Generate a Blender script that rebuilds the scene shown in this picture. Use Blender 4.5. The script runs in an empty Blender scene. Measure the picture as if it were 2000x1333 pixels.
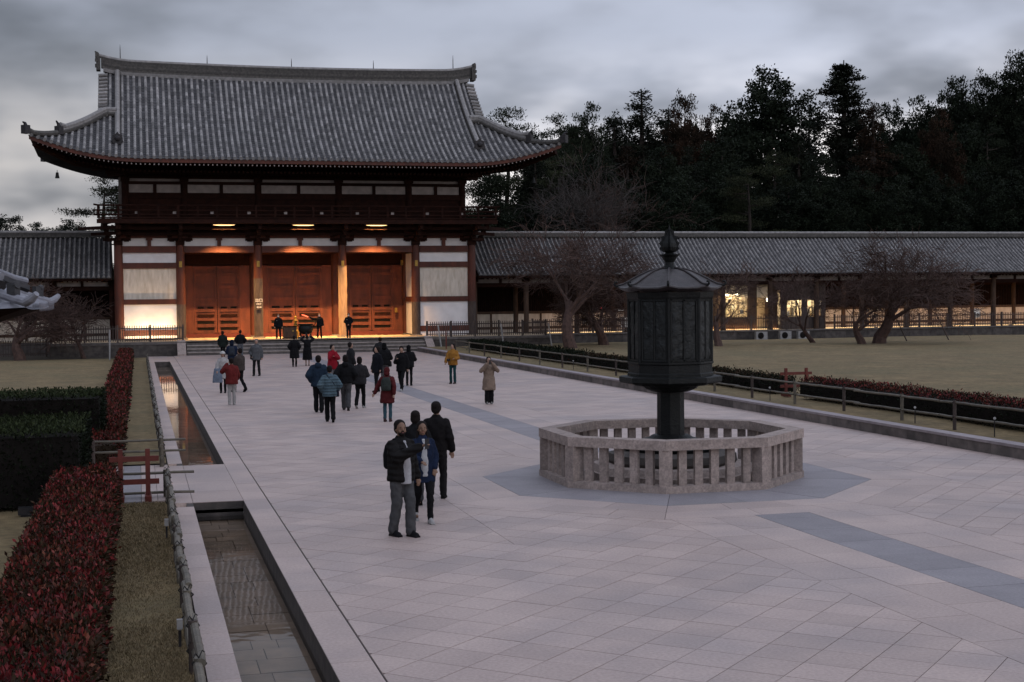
import bpy, math, random
import numpy as np
from mathutils import Vector, Matrix, noise as mnoise
random.seed(7); rng = np.random.default_rng(7)
sc = bpy.context.scene
C = sc.collection
R = math.radians
PI = math.pi

# ------------------------------------------------------------------ camera
CAM_H = 3.65
yaw, pit, rol = 0.25446785, 0.03039894, -0.01079686
fw = Vector((math.sin(yaw)*math.cos(pit), math.cos(yaw)*math.cos(pit), -math.sin(pit)))
rt = Vector((math.cos(yaw), -math.sin(yaw), 0)); up = rt.cross(fw)
r2 = math.cos(rol)*rt + math.sin(rol)*up; u2 = -math.sin(rol)*rt + math.cos(rol)*up
cam = bpy.data.cameras.new('camera'); cam.sensor_width = 36; cam.lens = 2804.89/2000*36
cam.clip_start = 0.1; cam.clip_end = 3000
co = bpy.data.objects.new('camera', cam); C.objects.link(co)
mw = Matrix.Identity(4)
for i in range(3):
    mw[i][0] = r2[i]; mw[i][1] = u2[i]; mw[i][2] = -fw[i]
mw[2][3] = CAM_H
co.matrix_world = mw
sc.camera = co

# ------------------------------------------------------------------ sky, sun, exposure
SUN_AZ, SUN_EL = R(140), R(5)         # afterglow behind the camera's right shoulder, sun down behind cloud
w = bpy.data.worlds.new('World'); sc.world = w; w.use_nodes = True
nt = w.node_tree; N = nt.nodes; L = nt.links; N.clear()
def nn(t, **k):
    n = N.new(t)
    for a, b in k.items(): setattr(n, a, b)
    return n
def mth(op, a, b=None, c=None, clamp=False):
    n = nn('ShaderNodeMath', operation=op, use_clamp=clamp)
    for i, v in enumerate((a, b, c)):
        if v is None: continue
        if isinstance(v, (int, float)): n.inputs[i].default_value = v
        else: L.new(v, n.inputs[i])
    return n.outputs[0]
def mixc(f, a, b):
    n = nn('ShaderNodeMix', data_type='RGBA')
    for i, v in ((0, f), (6, a), (7, b)):
        if isinstance(v, (int, float)): n.inputs[i].default_value = v
        elif isinstance(v, tuple): n.inputs[i].default_value = v
        else: L.new(v, n.inputs[i])
    return n.outputs[2]
tc = nn('ShaderNodeTexCoord'); sep = nn('ShaderNodeSeparateXYZ'); L.new(tc.outputs['Generated'], sep.inputs[0])
elev = mth('MAXIMUM', sep.outputs[2], 0.0)
def cloud(scl, off, sc_, det, rough=.55):
    mp = nn('ShaderNodeMapping'); mp.inputs['Scale'].default_value = scl; mp.inputs['Location'].default_value = off
    L.new(tc.outputs['Generated'], mp.inputs[0])
    ns = nn('ShaderNodeTexNoise'); ns.inputs['Scale'].default_value = sc_; ns.inputs['Detail'].default_value = det
    ns.inputs['Roughness'].default_value = rough
    L.new(mp.outputs[0], ns.inputs['Vector']); return ns.outputs[0]
c_big = cloud((1, 1, 3.0), (0.62, 0.2, 0.37), 2.2, 3)
c_mid = cloud((1, 1, 2.6), (3.1, 1.7, 0.8), 5.0, 4, .5)
c_fin = cloud((1, 1, 2.0), (7.3, 2.7, 1.8), 16, 3, .5)
dens = mth('ADD', mth('MULTIPLY', c_big, .60), mth('ADD', mth('MULTIPLY', c_mid, .34), mth('MULTIPLY', c_fin, .06)))
# the even overcast: three times brighter at the zenith than at the horizon
over = mth('MULTIPLY_ADD', elev, 0.667, 0.333)
# the side of the sunset is brighter than the far side
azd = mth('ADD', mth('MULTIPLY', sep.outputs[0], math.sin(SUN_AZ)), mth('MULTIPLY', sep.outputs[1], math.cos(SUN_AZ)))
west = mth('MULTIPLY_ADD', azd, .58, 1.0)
thick = nn('ShaderNodeMapRange', interpolation_type='SMOOTHSTEP'); L.new(dens, thick.inputs[0])
for i, v in ((1, .42), (2, .60), (3, .44), (4, 1.25)): thick.inputs[i].default_value = v
# breaks in the cloud deck show as pale streaks low over the horizon
low = nn('ShaderNodeMapRange', interpolation_type='SMOOTHSTEP'); L.new(elev, low.inputs[0])
for i, v in ((1, .185), (2, .095), (3, 0), (4, 1)): low.inputs[i].default_value = v
gapn = nn('ShaderNodeMapRange', interpolation_type='SMOOTHSTEP'); L.new(c_mid, gapn.inputs[0])
for i, v in ((1, .36), (2, .58), (3, .10), (4, 1)): gapn.inputs[i].default_value = v
gap = mth('MULTIPLY', low.outputs[0], gapn.outputs[0])
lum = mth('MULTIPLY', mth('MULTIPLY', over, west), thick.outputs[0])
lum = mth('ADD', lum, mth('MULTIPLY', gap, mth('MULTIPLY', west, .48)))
tint = mixc(gap, (0.755, 0.815, 1.0, 1), (1.0, 0.955, 0.96, 1))
colr = nn('ShaderNodeVectorMath', operation='SCALE'); L.new(tint, colr.inputs[0]); L.new(lum, colr.inputs['Scale'])
sky = nn('ShaderNodeTexSky', sky_type='NISHITA', sun_disc=False); sky.sun_elevation = SUN_EL; sky.sun_rotation = SUN_AZ
sk = nn('ShaderNodeVectorMath', operation='SCALE'); L.new(sky.outputs[0], sk.inputs[0]); sk.inputs['Scale'].default_value = .006
ad = nn('ShaderNodeVectorMath', operation='ADD'); L.new(colr.outputs[0], ad.inputs[0]); L.new(sk.outputs[0], ad.inputs[1])
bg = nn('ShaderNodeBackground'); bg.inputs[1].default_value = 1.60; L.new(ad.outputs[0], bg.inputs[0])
ow = nn('ShaderNodeOutputWorld'); L.new(bg.outputs[0], ow.inputs[0])

sl = bpy.data.lights.new('sun', 'SUN'); sl.energy = 0.22; sl.angle = R(35); sl.color = (1, .93, .88)
so = bpy.data.objects.new('sun', sl); C.objects.link(so)
sd = Vector((math.sin(SUN_AZ)*math.cos(R(16)), math.cos(SUN_AZ)*math.cos(R(16)), math.sin(R(16))))
so.rotation_euler = sd.to_track_quat('Z', 'Y').to_euler(); so.location = sd*200
vs = sc.view_settings; vs.view_transform = 'Standard'; vs.look = 'None'; vs.exposure = 0; vs.gamma = 1; vs.use_curve_mapping = False
sc.cycles.use_denoising = True; sc.cycles.max_bounces = 6; sc.cycles.diffuse_bounces = 3; sc.cycles.glossy_bounces = 3
sc.cycles.transparent_max_bounces = 12; sc.cycles.caustics_reflective = False; sc.cycles.caustics_refractive = False
sc.cycles.sample_clamp_indirect = 3

# ------------------------------------------------------------------ materials
SC = dict(granite_slab=.64, blue_granite=.62, kerb_granite=.6, weathered_granite=.58, dark_stone=.55, step_stone=.7, channel_wall_stone=.75, channel_paver=.75, winter_turf=.60, grass_blade=.72,
  soil=.6, vermilion_wood=.45, dark_wood=.42, door_wood=.56, bare_weathered_wood=.8, grey_weathered_wood=.6, brown_wood=.42, red_painted_wood=.45, clay_tile_round=.62, clay_tile_flat=.55, ridge_tile=.6,
  corridor_tile=.54, dark_bronze=.26, bronze_relief=.42, bronze_roof=.34, dry_bamboo=.46, white_painted_metal=.38, hedge_leaf=.22, hedge_top_leaf=.42, photinia_red=.58, photinia_dark=.42, bark=.5, cherry_bark=.5, pale_bark=.2,
  pine_needles=.42, cedar_needles=.42, evergreen_leaf=.42, autumn_leaf=.36, olive_pine_needles=.5, skin=.62, skin_brown=.62, shaded_plaster=.8, white_plaster=.82, gilt_metal=.5, pavilion_tile=.45, platform_floor_stone=1.0, stained_plaster=.72, wooded_slope=.5, joint_mortar=.6)
MATS = {}
def M(name, c1, c2=None, rough=.8, scale=3., amt=1., bump=0., bscale=40., metal=0., spec=.3, var=0., st=(1,1,1), rnd=0., detail=6, c3=None, c3scale=.35, lo=.35, hi=.65, wave=None, uv=False, speck=0., sps=26.):
    if name in MATS: return MATS[name]
    m = bpy.data.materials.new(name); m.use_nodes = True; t = m.node_tree; n = t.nodes; l = t.links
    b = n['Principled BSDF']
    b.inputs['Roughness'].default_value = rough; b.inputs['Metallic'].default_value = metal; b.inputs['Specular IOR Level'].default_value = spec
    if uv:
        tcn = n.new('ShaderNodeTexCoord'); pos = tcn.outputs['Object']
    else:
        g = n.new('ShaderNodeNewGeometry'); pos = g.outputs['Position']
    mp = n.new('ShaderNodeMapping'); mp.inputs['Scale'].default_value = st; l.new(pos, mp.inputs[0])
    def mix(f, a, bb, mode='MIX'):
        x = n.new('ShaderNodeMix'); x.data_type = 'RGBA'; x.blend_type = mode
        for i, v in ((0, f), (6, a), (7, bb)):
            if isinstance(v, (int, float)): x.inputs[i].default_value = v
            elif isinstance(v, tuple): x.inputs[i].default_value = (*v, 1) if len(v) == 3 else v
            else: l.new(v, x.inputs[i])
        return x.outputs[2]
    def noi(s, d=detail):
        x = n.new('ShaderNodeTexNoise'); x.inputs['Scale'].default_value = s; x.inputs['Detail'].default_value = d
        l.new(mp.outputs[0], x.inputs['Vector']); return x.outputs[0]
    def rng_(v, a, bb, c, d):
        x = n.new('ShaderNodeMapRange')
        for i, q in enumerate((a, bb, c, d)): x.inputs[i+1].default_value = q
        l.new(v, x.inputs[0]); return x.outputs[0]
    if c2 is None: c2 = tuple(v*.7 for v in c1)
    k_ = SC.get(name, .5 if name.startswith(('cloth_', 'quilted_')) else 1.)
    c1 = tuple(v*k_ for v in c1); c2 = tuple(v*k_ for v in c2); c3 = tuple(v*k_ for v in c3) if c3 is not None else None
    col = mix(rng_(noi(scale), lo, hi, 0, amt), c1, c2)
    if c3 is not None: col = mix(rng_(noi(c3scale, 3), .45, .7, 0, 1), col, c3)
    if speck: col = mix(1.0, col, rng_(noi(sps, 3), .3, .7, 1-speck, 1+speck), 'MULTIPLY')
    if var:
        a = n.new('ShaderNodeAttribute'); a.attribute_name = 'var'
        col = mix(1.0, col, rng_(a.outputs['Fac'], 0, 1, 1-var, 1+var), 'MULTIPLY')
    if rnd:
        o = n.new('ShaderNodeObjectInfo'); col = mix(1.0, col, rng_(o.outputs['Random'], 0, 1, 1-rnd, 1+rnd), 'MULTIPLY')
    l.new(col, b.inputs['Base Color'])
    if bump or wave:
        bp = n.new('ShaderNodeBump'); bp.inputs['Strength'].default_value = min(1, bump if bump else .8); bp.inputs['Distance'].default_value = .02
        if wave:
            wv = n.new('ShaderNodeTexWave'); wv.bands_direction = 'Z'; wv.inputs['Scale'].default_value = wave; wv.inputs['Distortion'].default_value = 1.2
            wv.inputs['Detail'].default_value = 2
            l.new(pos, wv.inputs['Vector']); l.new(wv.outputs['Fac'], bp.inputs['Height']); bp.inputs['Distance'].default_value = .025
        else: l.new(noi(bscale, 5), bp.inputs['Height'])
        l.new(bp.outputs[0], b.inputs['Normal'])
    MATS[name] = m; return m
def EM(name, col, s):
    if name in MATS: return MATS[name]
    m = bpy.data.materials.new(name); m.use_nodes = True; b = m.node_tree.nodes['Principled BSDF']
    b.inputs['Base Color'].default_value = (*col, 1); b.inputs['Emission Color'].default_value = (*col, 1); b.inputs['Emission Strength'].default_value = s
    MATS[name] = m; return m

granite = M('granite_slab', (.575,.448,.40), (.51,.395,.355), rough=.52, scale=.9, bump=.2, bscale=160, var=.085, c3=(.44,.36,.34), c3scale=.45, spec=.4, speck=.14)
granite_b = M('blue_granite', (.34,.312,.325), (.295,.27,.285), rough=.6, scale=2, speck=.14, bump=.25, bscale=160, var=.10)
granite_k = M('kerb_granite', (.43,.375,.38), (.34,.29,.30), rough=.7, scale=4, bump=.3, bscale=120, var=.10)
stone_old = M('weathered_granite', (.52,.42,.375), (.40,.32,.285), rough=.85, scale=14, bump=.5, bscale=60, var=.12, c3=(.34,.275,.245), c3scale=5, speck=.2)
stone_dark = M('dark_stone', (.13,.112,.10), (.07,.06,.055), rough=.9, scale=3, bump=.5, bscale=30, var=.2)
stone_step = M('step_stone', (.17,.15,.14), (.11,.097,.09), rough=.85, scale=4, bump=.4, bscale=50, var=.12)
joint_dark = M('joint_mortar', (.15,.125,.12), (.10,.085,.085), rough=.95, scale=6)
paver_wet = M('channel_paver', (.40,.28,.21), (.29,.21,.165), rough=.6, scale=3, bump=.3, bscale=60, var=.18)
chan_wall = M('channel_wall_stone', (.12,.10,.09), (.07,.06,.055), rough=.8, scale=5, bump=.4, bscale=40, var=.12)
turf = M('winter_turf', (.29,.21,.105), (.195,.145,.072), rough=.95, scale=.8, bump=.9, bscale=45, c3=(.20,.16,.08), c3scale=.22, speck=.28, sps=5.)
grassm = M('grass_blade', (.25,.185,.105), (.165,.125,.065), rough=.9, scale=9, var=.4)
soil = M('soil', (.085,.068,.048), (.05,.04,.03), rough=.95, scale=4, bump=.6, bscale=20)
wood_red = M('vermilion_wood', (.17,.043,.023), (.095,.027,.016), rough=.62, scale=2.5, bump=.25, bscale=30, st=(1,1,.35), var=.12)
wood_dk = M('dark_wood', (.052,.020,.014), (.03,.013,.010), rough=.75, scale=3, bump=.25, bscale=30, var=.2, spec=.06)  # dark red-brown wood for eaves, brackets and fittings
wood_door = M('door_wood', (.22,.058,.028), (.125,.035,.019), rough=.6, scale=2.5, bump=.25, bscale=30, st=(1,1,.3), var=.12)
wood_bare = M('bare_weathered_wood', (.36,.24,.15), (.25,.16,.10), rough=.85, scale=4, bump=.5, bscale=22, st=(3,3,.4))
wood_grey = M('grey_weathered_wood', (.115,.086,.074), (.07,.053,.047), rough=.9, scale=4, bump=.4, bscale=30, st=(2,2,.5), var=.15)
wood_brown = M('brown_wood', (.15,.085,.052), (.09,.052,.034), rough=.8, scale=4, bump=.3, bscale=30, st=(2,2,.5), var=.15)
red_paint = M('red_painted_wood', (.23,.042,.027), (.16,.032,.022), rough=.6, scale=4, bump=.2, bscale=40, var=.1)
plaster = M('white_plaster', (.80,.77,.76), (.70,.67,.665), rough=.9, scale=1.4, bump=.15, bscale=30)
plaster_st = M('stained_plaster', (.76,.68,.58), (.58,.50,.41), rough=.9, scale=2.6, st=(2.2,2.2,.5), bump=.15, bscale=30)
plaster_dim = M('shaded_plaster', (.34,.30,.285), (.25,.22,.21), rough=.9, scale=2, bump=.2, bscale=30)  # darker copy of the white plaster: eave shade put into the colour
tile_l = M('clay_tile_round', (.345,.325,.315), (.215,.205,.20), rough=.7, scale=5, bump=.3, bscale=50, var=.45, c3=(.25,.235,.225), c3scale=.9)
tile_d = M('clay_tile_flat', (.085,.082,.086), (.05,.048,.052), rough=.75, scale=5, bump=.3, bscale=40, var=.35)
tile_r = M('ridge_tile', (.125,.115,.105), (.07,.066,.062), rough=.85, scale=7, bump=.6, bscale=30, var=.3)
tile_c = M('corridor_tile', (.335,.315,.305), (.21,.20,.195), rough=.72, scale=4, bump=.3, bscale=50, var=.3)
bronze = M('dark_bronze', (.018,.021,.021), (.032,.035,.033), rough=.55, scale=6, bump=.6, bscale=24, metal=.2, spec=.22)
bronze_panel = M('bronze_relief', (.034,.038,.037), (.012,.015,.015), rough=.5, scale=16, bump=1., bscale=18, metal=.25, spec=.3, detail=8)  # lighter, mottled bronze of the cast panels
bronze_roof = M('bronze_roof', (.105,.085,.085), (.06,.05,.052), rough=.5, scale=6, bump=.4, bscale=60, metal=.25, spec=.5)
bamboo = M('dry_bamboo', (.235,.20,.15), (.15,.13,.10), rough=.55, scale=5, bump=.2, bscale=30, var=.15)
rope = M('black_twine', (.018,.016,.015), rough=.9)
iron = M('black_iron', (.02,.02,.022), (.035,.03,.03), rough=.5, metal=.5, scale=8)
white_pl = M('white_painted_metal', (.66,.64,.62), (.5,.48,.47), rough=.5, scale=8)
gold = M('gilt_metal', (.62,.40,.09), (.42,.26,.06), rough=.35, metal=.7, scale=10, var=.1)
lamp_grey = M('lamp_housing', (.25,.25,.26), rough=.5)
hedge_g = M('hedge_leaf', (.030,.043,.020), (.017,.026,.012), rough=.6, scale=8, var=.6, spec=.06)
hedge_top = M('hedge_top_leaf', (.062,.078,.034), (.035,.05,.02), rough=.65, scale=8, var=.5, spec=.06)  # lighter copy of the hedge leaf for clipped tops: sky light put into colour
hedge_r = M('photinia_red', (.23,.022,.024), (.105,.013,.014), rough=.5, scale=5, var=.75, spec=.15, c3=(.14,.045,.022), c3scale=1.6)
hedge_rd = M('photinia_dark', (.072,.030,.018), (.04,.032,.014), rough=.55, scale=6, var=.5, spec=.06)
twig = M('hedge_stem', (.05,.035,.025), (.03,.022,.016), rough=.9, spec=.06)
bark = M('bark', (.06,.045,.036), (.03,.023,.019), rough=.95, scale=6, bump=.8, bscale=18)
bark_cherry = M('cherry_bark', (.14,.082,.064), (.08,.048,.040), rough=.9, scale=5, bump=.4, bscale=18)
bark_pale = M('pale_bark', (.24,.20,.18), (.15,.125,.115), rough=.9, scale=5)
leaf_pine = M('pine_needles', (.036,.046,.026), (.018,.025,.015), rough=.75, scale=.6, var=.5, rnd=.25, spec=.06)
leaf_ced = M('cedar_needles', (.030,.035,.022), (.015,.019,.013), rough=.75, scale=.6, var=.5, rnd=.25, spec=.06)
leaf_oak = M('evergreen_leaf', (.033,.044,.025), (.016,.024,.014), rough=.6, scale=.5, var=.5, rnd=.25, spec=.06)
leaf_brn = M('autumn_leaf', (.075,.042,.026), (.037,.027,.018), rough=.8, scale=.6, var=.5, rnd=.25, spec=.06)
leaf_olive = M('olive_pine_needles', (.066,.072,.038), (.036,.044,.024), rough=.75, scale=.6, var=.5, rnd=.2, spec=.06)  # needles of a lighter olive green
black_in = M('shade_black', (.012,.010,.009), rough=.95, spec=.06)  # near-black for recesses, lattice backs and hedge cores: shade put into colour
water = bpy.data.materials.new('shallow_water'); water.use_nodes = True
_n = water.node_tree.nodes; _l = water.node_tree.links; _n.remove(_n['Principled BSDF'])
_g = _n.new('ShaderNodeBsdfGlossy'); _g.inputs['Roughness'].default_value = .015; _g.inputs['Color'].default_value = (1, 1, 1, 1)
_t = _n.new('ShaderNodeBsdfTransparent'); _t.inputs['Color'].default_value = (.84, .84, .80, 1)
_f = _n.new('ShaderNodeFresnel'); _f.inputs['IOR'].default_value = 1.33
_x = _n.new('ShaderNodeMixShader'); _l.new(_f.outputs[0], _x.inputs[0]); _l.new(_t.outputs[0], _x.inputs[1]); _l.new(_g.outputs[0], _x.inputs[2])
_w = _n.new('ShaderNodeTexNoise'); _w.inputs['Scale'].default_value = 2.2; _w.inputs['Detail'].default_value = 2
_b = _n.new('ShaderNodeBump'); _b.inputs['Strength'].default_value = .03; _b.inputs['Distance'].default_value = .05
_q = _n.new('ShaderNodeNewGeometry'); _l.new(_q.outputs['Position'], _w.inputs['Vector']); _l.new(_w.outputs[0], _b.inputs['Height'])
_l.new(_b.outputs[0], _g.inputs['Normal']); _l.new(_b.outputs[0], _f.inputs['Normal'])
_l.new(_x.outputs[0], _n['Material Output'].inputs[0])
glass = bpy.data.materials.new('window_glass'); glass.use_nodes = True
_n = glass.node_tree.nodes; _l = glass.node_tree.links; _n.remove(_n['Principled BSDF'])
_g = _n.new('ShaderNodeBsdfGlossy'); _g.inputs['Roughness'].default_value = .03
_t = _n.new('ShaderNodeBsdfTransparent'); _t.inputs['Color'].default_value = (.93, .93, .9, 1)
_f = _n.new('ShaderNodeFresnel'); _f.inputs['IOR'].default_value = 1.45
_x = _n.new('ShaderNodeMixShader'); _l.new(_f.outputs[0], _x.inputs[0]); _l.new(_t.outputs[0], _x.inputs[1]); _l.new(_g.outputs[0], _x.inputs[2])
_l.new(_x.outputs[0], _n['Material Output'].inputs[0])

# ------------------------------------------------------------------ helpers
def tag(o, label=None, cat=None, group=None, kind=None):
    if label: o['label'] = label
    if cat: o['category'] = cat
    if group: o['group'] = group
    if kind: o['kind'] = kind
    return o
def empty(name, loc, rz=0):
    o = bpy.data.objects.new(name, None); C.objects.link(o); o.location = loc; o.rotation_euler = (0, 0, rz)
    o.empty_display_size = .2
    return o
def origin(p):
    v = Vector((0, 0, 0))
    while p is not None: v = v + Vector(p.location); p = p.parent
    return v
class MB:
    """collects faces in world coordinates"""
    def __init__(s): s.v = []; s.f = []; s.m = []; s.a = []; s.mi = 0; s.av = .5
    def _add(s, vs, fs):
        o = len(s.v); s.v += vs
        for f in fs: s.f.append(tuple(i+o for i in f)); s.m.append(s.mi); s.a.append(s.av)
        return s
    def box(s, c, d, rz=0, M_=None, taper=1.):
        cx, cy, cz = c; hx, hy, hz = d[0]/2, d[1]/2, d[2]/2
        vs = []
        for z in (-hz, hz):
            k = 1. if z < 0 else taper
            for x, y in ((-hx, -hy), (hx, -hy), (hx, hy), (-hx, hy)):
                x *= k; y *= k
                if rz: x, y = x*math.cos(rz)-y*math.sin(rz), x*math.sin(rz)+y*math.cos(rz)
                p = (cx+x, cy+y, cz+z)
                if M_ is not None: p = tuple(M_ @ Vector(p))
                vs.append(p)
        return s._add(vs, [(3,2,1,0), (4,5,6,7), (0,1,5,4), (1,2,6,5), (2,3,7,6), (3,0,4,7)])
    def b2(s, x0, x1, y0, y1, z0, z1): return s.box(((x0+x1)/2, (y0+y1)/2, (z0+z1)/2), (x1-x0, y1-y0, z1-z0))
    def prism(s, poly, z0, z1, inset=0):
        n = len(poly); vs = [(x, y, z0) for x, y in poly] + [(x, y, z1) for x, y in poly]
        return s._add(vs, [tuple(range(n, 2*n)), tuple(reversed(range(n)))] + [(i, (i+1) % n, n+(i+1) % n, n+i) for i in range(n)])
    def tube(s, pts, rad, n=8, cap=True, flat=None):
        pts = [Vector(p) for p in pts]; k = len(pts)
        if isinstance(rad, (int, float)): rad = [rad]*k
        vs = []; prev = None
        for i, p in enumerate(pts):
            d = (pts[min(i+1, k-1)]-pts[max(i-1, 0)])
            d = d.normalized() if d.length > 1e-9 else Vector((0, 0, 1))
            if prev is None: a = d.orthogonal().normalized()
            else:
                a = prev - d*prev.dot(d)
                a = a.normalized() if a.length > 1e-6 else d.orthogonal().normalized()
            prev = a; b = d.cross(a)
            for j in range(n):
                t = 2*PI*j/n; q = p + (a*math.cos(t)+b*math.sin(t))*rad[i]; vs.append(tuple(q))
        fs = [(i*n+j, i*n+(j+1) % n, (i+1)*n+(j+1) % n, (i+1)*n+j) for i in range(k-1) for j in range(n)]
        if cap: fs += [tuple(reversed(range(n))), tuple(range((k-1)*n, k*n))]
        return s._add(vs, fs)
    def lathe(s, c, prof, n=16, ph=0, sx=1., sy=1.):
        vs = []; k = len(prof)
        for r, z in prof:
            for j in range(n):
                t = 2*PI*j/n+ph; vs.append((c[0]+r*sx*math.cos(t), c[1]+r*sy*math.sin(t), c[2]+z))
        fs = [(i*n+j, i*n+(j+1) % n, (i+1)*n+(j+1) % n, (i+1)*n+j) for i in range(k-1) for j in range(n)]
        fs += [tuple(reversed(range(n))), tuple(range((k-1)*n, k*n))]
        return s._add(vs, fs)
    def ell(s, c, r, n=12, k=8, M_=None):
        vs = [(0, 0, -1)]; 
        for i in range(1, k):
            a = -PI/2+PI*i/k
            for j in range(n): vs.append((math.cos(a)*math.cos(2*PI*j/n), math.cos(a)*math.sin(2*PI*j/n), math.sin(a)))
        vs.append((0, 0, 1)); out = []
        for v in vs:
            p = Vector((c[0]+v[0]*r[0], c[1]+v[1]*r[1], c[2]+v[2]*r[2]))
            out.append(tuple(M_ @ p) if M_ is not None else tuple(p))
        fs = [(0, 1+(j+1) % n, 1+j) for j in range(n)]
        fs += [(1+i*n+j, 1+i*n+(j+1) % n, 1+(i+1)*n+(j+1) % n, 1+(i+1)*n+j) for i in range(k-2) for j in range(n)]
        t = len(vs)-1; fs += [(1+(k-2)*n+j, 1+(k-2)*n+(j+1) % n, t) for j in range(n)]
        return s._add(out, fs)
    def quad(s, *p): return s._add([tuple(q) for q in p], [tuple(range(len(p)))])
    def mesh(s, name, mats, off=Vector((0, 0, 0)), smooth=False):
        me = bpy.data.meshes.new(name)
        me.from_pydata([(a-off[0], b-off[1], c-off[2]) for a, b, c in s.v], [], s.f)
        if not isinstance(mats, (list, tuple)): mats = [mats]
        for m in mats: me.materials.append(m)
        if len(mats) > 1: me.polygons.foreach_set('material_index', s.m)
        at = me.attributes.new('var', 'FLOAT', 'FACE'); at.data.foreach_set('value', s.a)
        if smooth: me.polygons.foreach_set('use_smooth', [True]*len(s.f))
        me.update(); return me
    def build(s, name, mats, parent=None, smooth=False, at=None):
        off = origin(parent) if at is None else Vector(at)
        o = bpy.data.objects.new(name, s.mesh(name, mats, off, smooth)); C.objects.link(o)
        if parent is not None: o.parent = parent
        if at is not None: o.location = at if parent is None else Vector(at)-origin(parent)
        return o
def arr_mesh(name, V, F, mats, mi=None, var=None, smooth=False):
    """mesh from numpy arrays, F of shape (m,3) or (m,4)"""
    me = bpy.data.meshes.new(name); k = F.shape[1]
    me.vertices.add(len(V)); me.vertices.foreach_set('co', np.asarray(V, np.float32).ravel())
    me.loops.add(F.size); me.loops.foreach_set('vertex_index', np.asarray(F, np.int32).ravel())
    me.polygons.add(len(F)); me.polygons.foreach_set('loop_start', np.arange(0, F.size, k, dtype=np.int32))
    if not isinstance(mats, (list, tuple)): mats = [mats]
    for m in mats: me.materials.append(m)
    if mi is not None: me.polygons.foreach_set('material_index', np.asarray(mi, np.int32))
    if var is not None:
        at = me.attributes.new('var', 'FLOAT', 'FACE'); at.data.foreach_set('value', np.asarray(var, np.float32))
    if smooth: me.polygons.foreach_set('use_smooth', np.ones(len(F), bool))
    me.update(calc_edges=True); return me
def mobj(name, me, parent=None, loc=(0, 0, 0)):
    o = bpy.data.objects.new(name, me); C.objects.link(o); o.location = loc
    if parent is not None: o.parent = parent
    return o
def dup(o, parent=None):
    c = o.copy(); C.objects.link(c); c.parent = parent
    for ch in o.children: dup(ch, c)
    return c
def B(name, c, d, mat, parent, rz=0, av=.5):
    m = MB(); m.av = av; m.box(c, d, rz); return m.build(name, mat, parent)
def B2(name, x0, x1, y0, y1, z0, z1, mat, parent, av=None):
    m = MB(); m.av = random.random() if av is None else av; m.b2(x0, x1, y0, y1, z0, z1); return m.build(name, mat, parent)
# ================================================================== GROUND
AX = 10.32; OC = (10.32, 26.95)        # axis of the court and centre of the paved octagon
P0, P1 = 2.24, 18.57                    # paving edges
def sheet(name, x0, x1, y0, y1, z, mat, sub=1):
    m = MB(); m.quad((x0, y0, z), (x1, y0, z), (x1, y1, z), (x0, y1, z)); o = m.build(name, mat); tag(o, kind='structure'); return o
# one ground sheet, cut round the channel so the water has depth
gm = MB()
for x0, x1, y0, y1 in ((-900, .60, -200, 1500), (2.22, 900, -200, 1500), (.60, 2.22, -200, -5), (.60, 2.22, 97, 1500)):
    gm.quad((x0, y0, -.03), (x1, y0, -.03), (x1, y1, -.03), (x0, y1, -.03))
ground = gm.build('ground', soil); tag(ground, kind='structure')
# raised lawns
def lawn_mesh(name, x0, x1, y0, y1, z):
    nx = max(2, int((x1-x0)/1.5)); ny = max(2, int((y1-y0)/1.5)); X, Y = np.meshgrid(np.linspace(x0, x1, nx+1), np.linspace(y0, y1, ny+1))
    Z = np.array([[z+.05*mnoise.noise((a*.15, b*.15, 0))+.02*mnoise.noise((a*.6, b*.6, 3)) for a, b in zip(r, q)] for r, q in zip(X, Y)])
    V = np.stack([X.ravel(), Y.ravel(), Z.ravel()], 1); i = np.arange(ny)[:, None]*(nx+1)+np.arange(nx)[None]; i = i.ravel()
    F = np.stack([i, i+1, i+nx+2, i+nx+1], 1); o = mobj(name, arr_mesh(name, V, F, turf, smooth=True)); tag(o, kind='structure'); return o
lawn_mesh('lawn', 18.95, 110, -5, 101, .25)
lawn_mesh('lawn_west', -60, .55, -5, 26.6, .02)
lawn_mesh('lawn_west_far', -60, .55, 33.0, 95.5, .02)
# plaza: slabs on a 45 degree lattice, bands along the axis, octagon round the lantern
plaza = MB(); plaza.quad((P0-.02, -5, -.016), (P1, -5, -.016), (P1, 98, -.016), (P0-.02, 98, -.016))
plaza = plaza.build('plaza_paving', joint_dark); tag(plaza, kind='structure')
def clip(poly, a, b, c):                # keep a*x+b*y<=c
    out = []
    for i in range(len(poly)):
        p, q = poly[i], poly[(i+1) % len(poly)]; dp = a*p[0]+b*p[1]-c; dq = a*q[0]+b*q[1]-c
        if dp <= 0: out.append(p)
        if dp*dq < 0:
            t = dp/(dp-dq); out.append((p[0]+(q[0]-p[0])*t, p[1]+(q[1]-p[1])*t))
    return out
def area(p): return abs(sum(p[i][0]*p[(i+1) % len(p)][1]-p[(i+1) % len(p)][0]*p[i][1] for i in range(len(p))))/2
def octo_planes(a): return [(math.cos(k*PI/4), math.sin(k*PI/4), OC[0]*math.cos(k*PI/4)+OC[1]*math.sin(k*PI/4)+a) for k in range(8)]
def subtract(poly, planes):
    out = []; cur = poly
    for a, b, c in planes:
        o = clip(cur, -a, -b, -c)
        if len(o) > 2 and area(o) > .0008: out.append(o)
        cur = clip(cur, a, b, c)
        if len(cur) < 3: break
    return out
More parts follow.
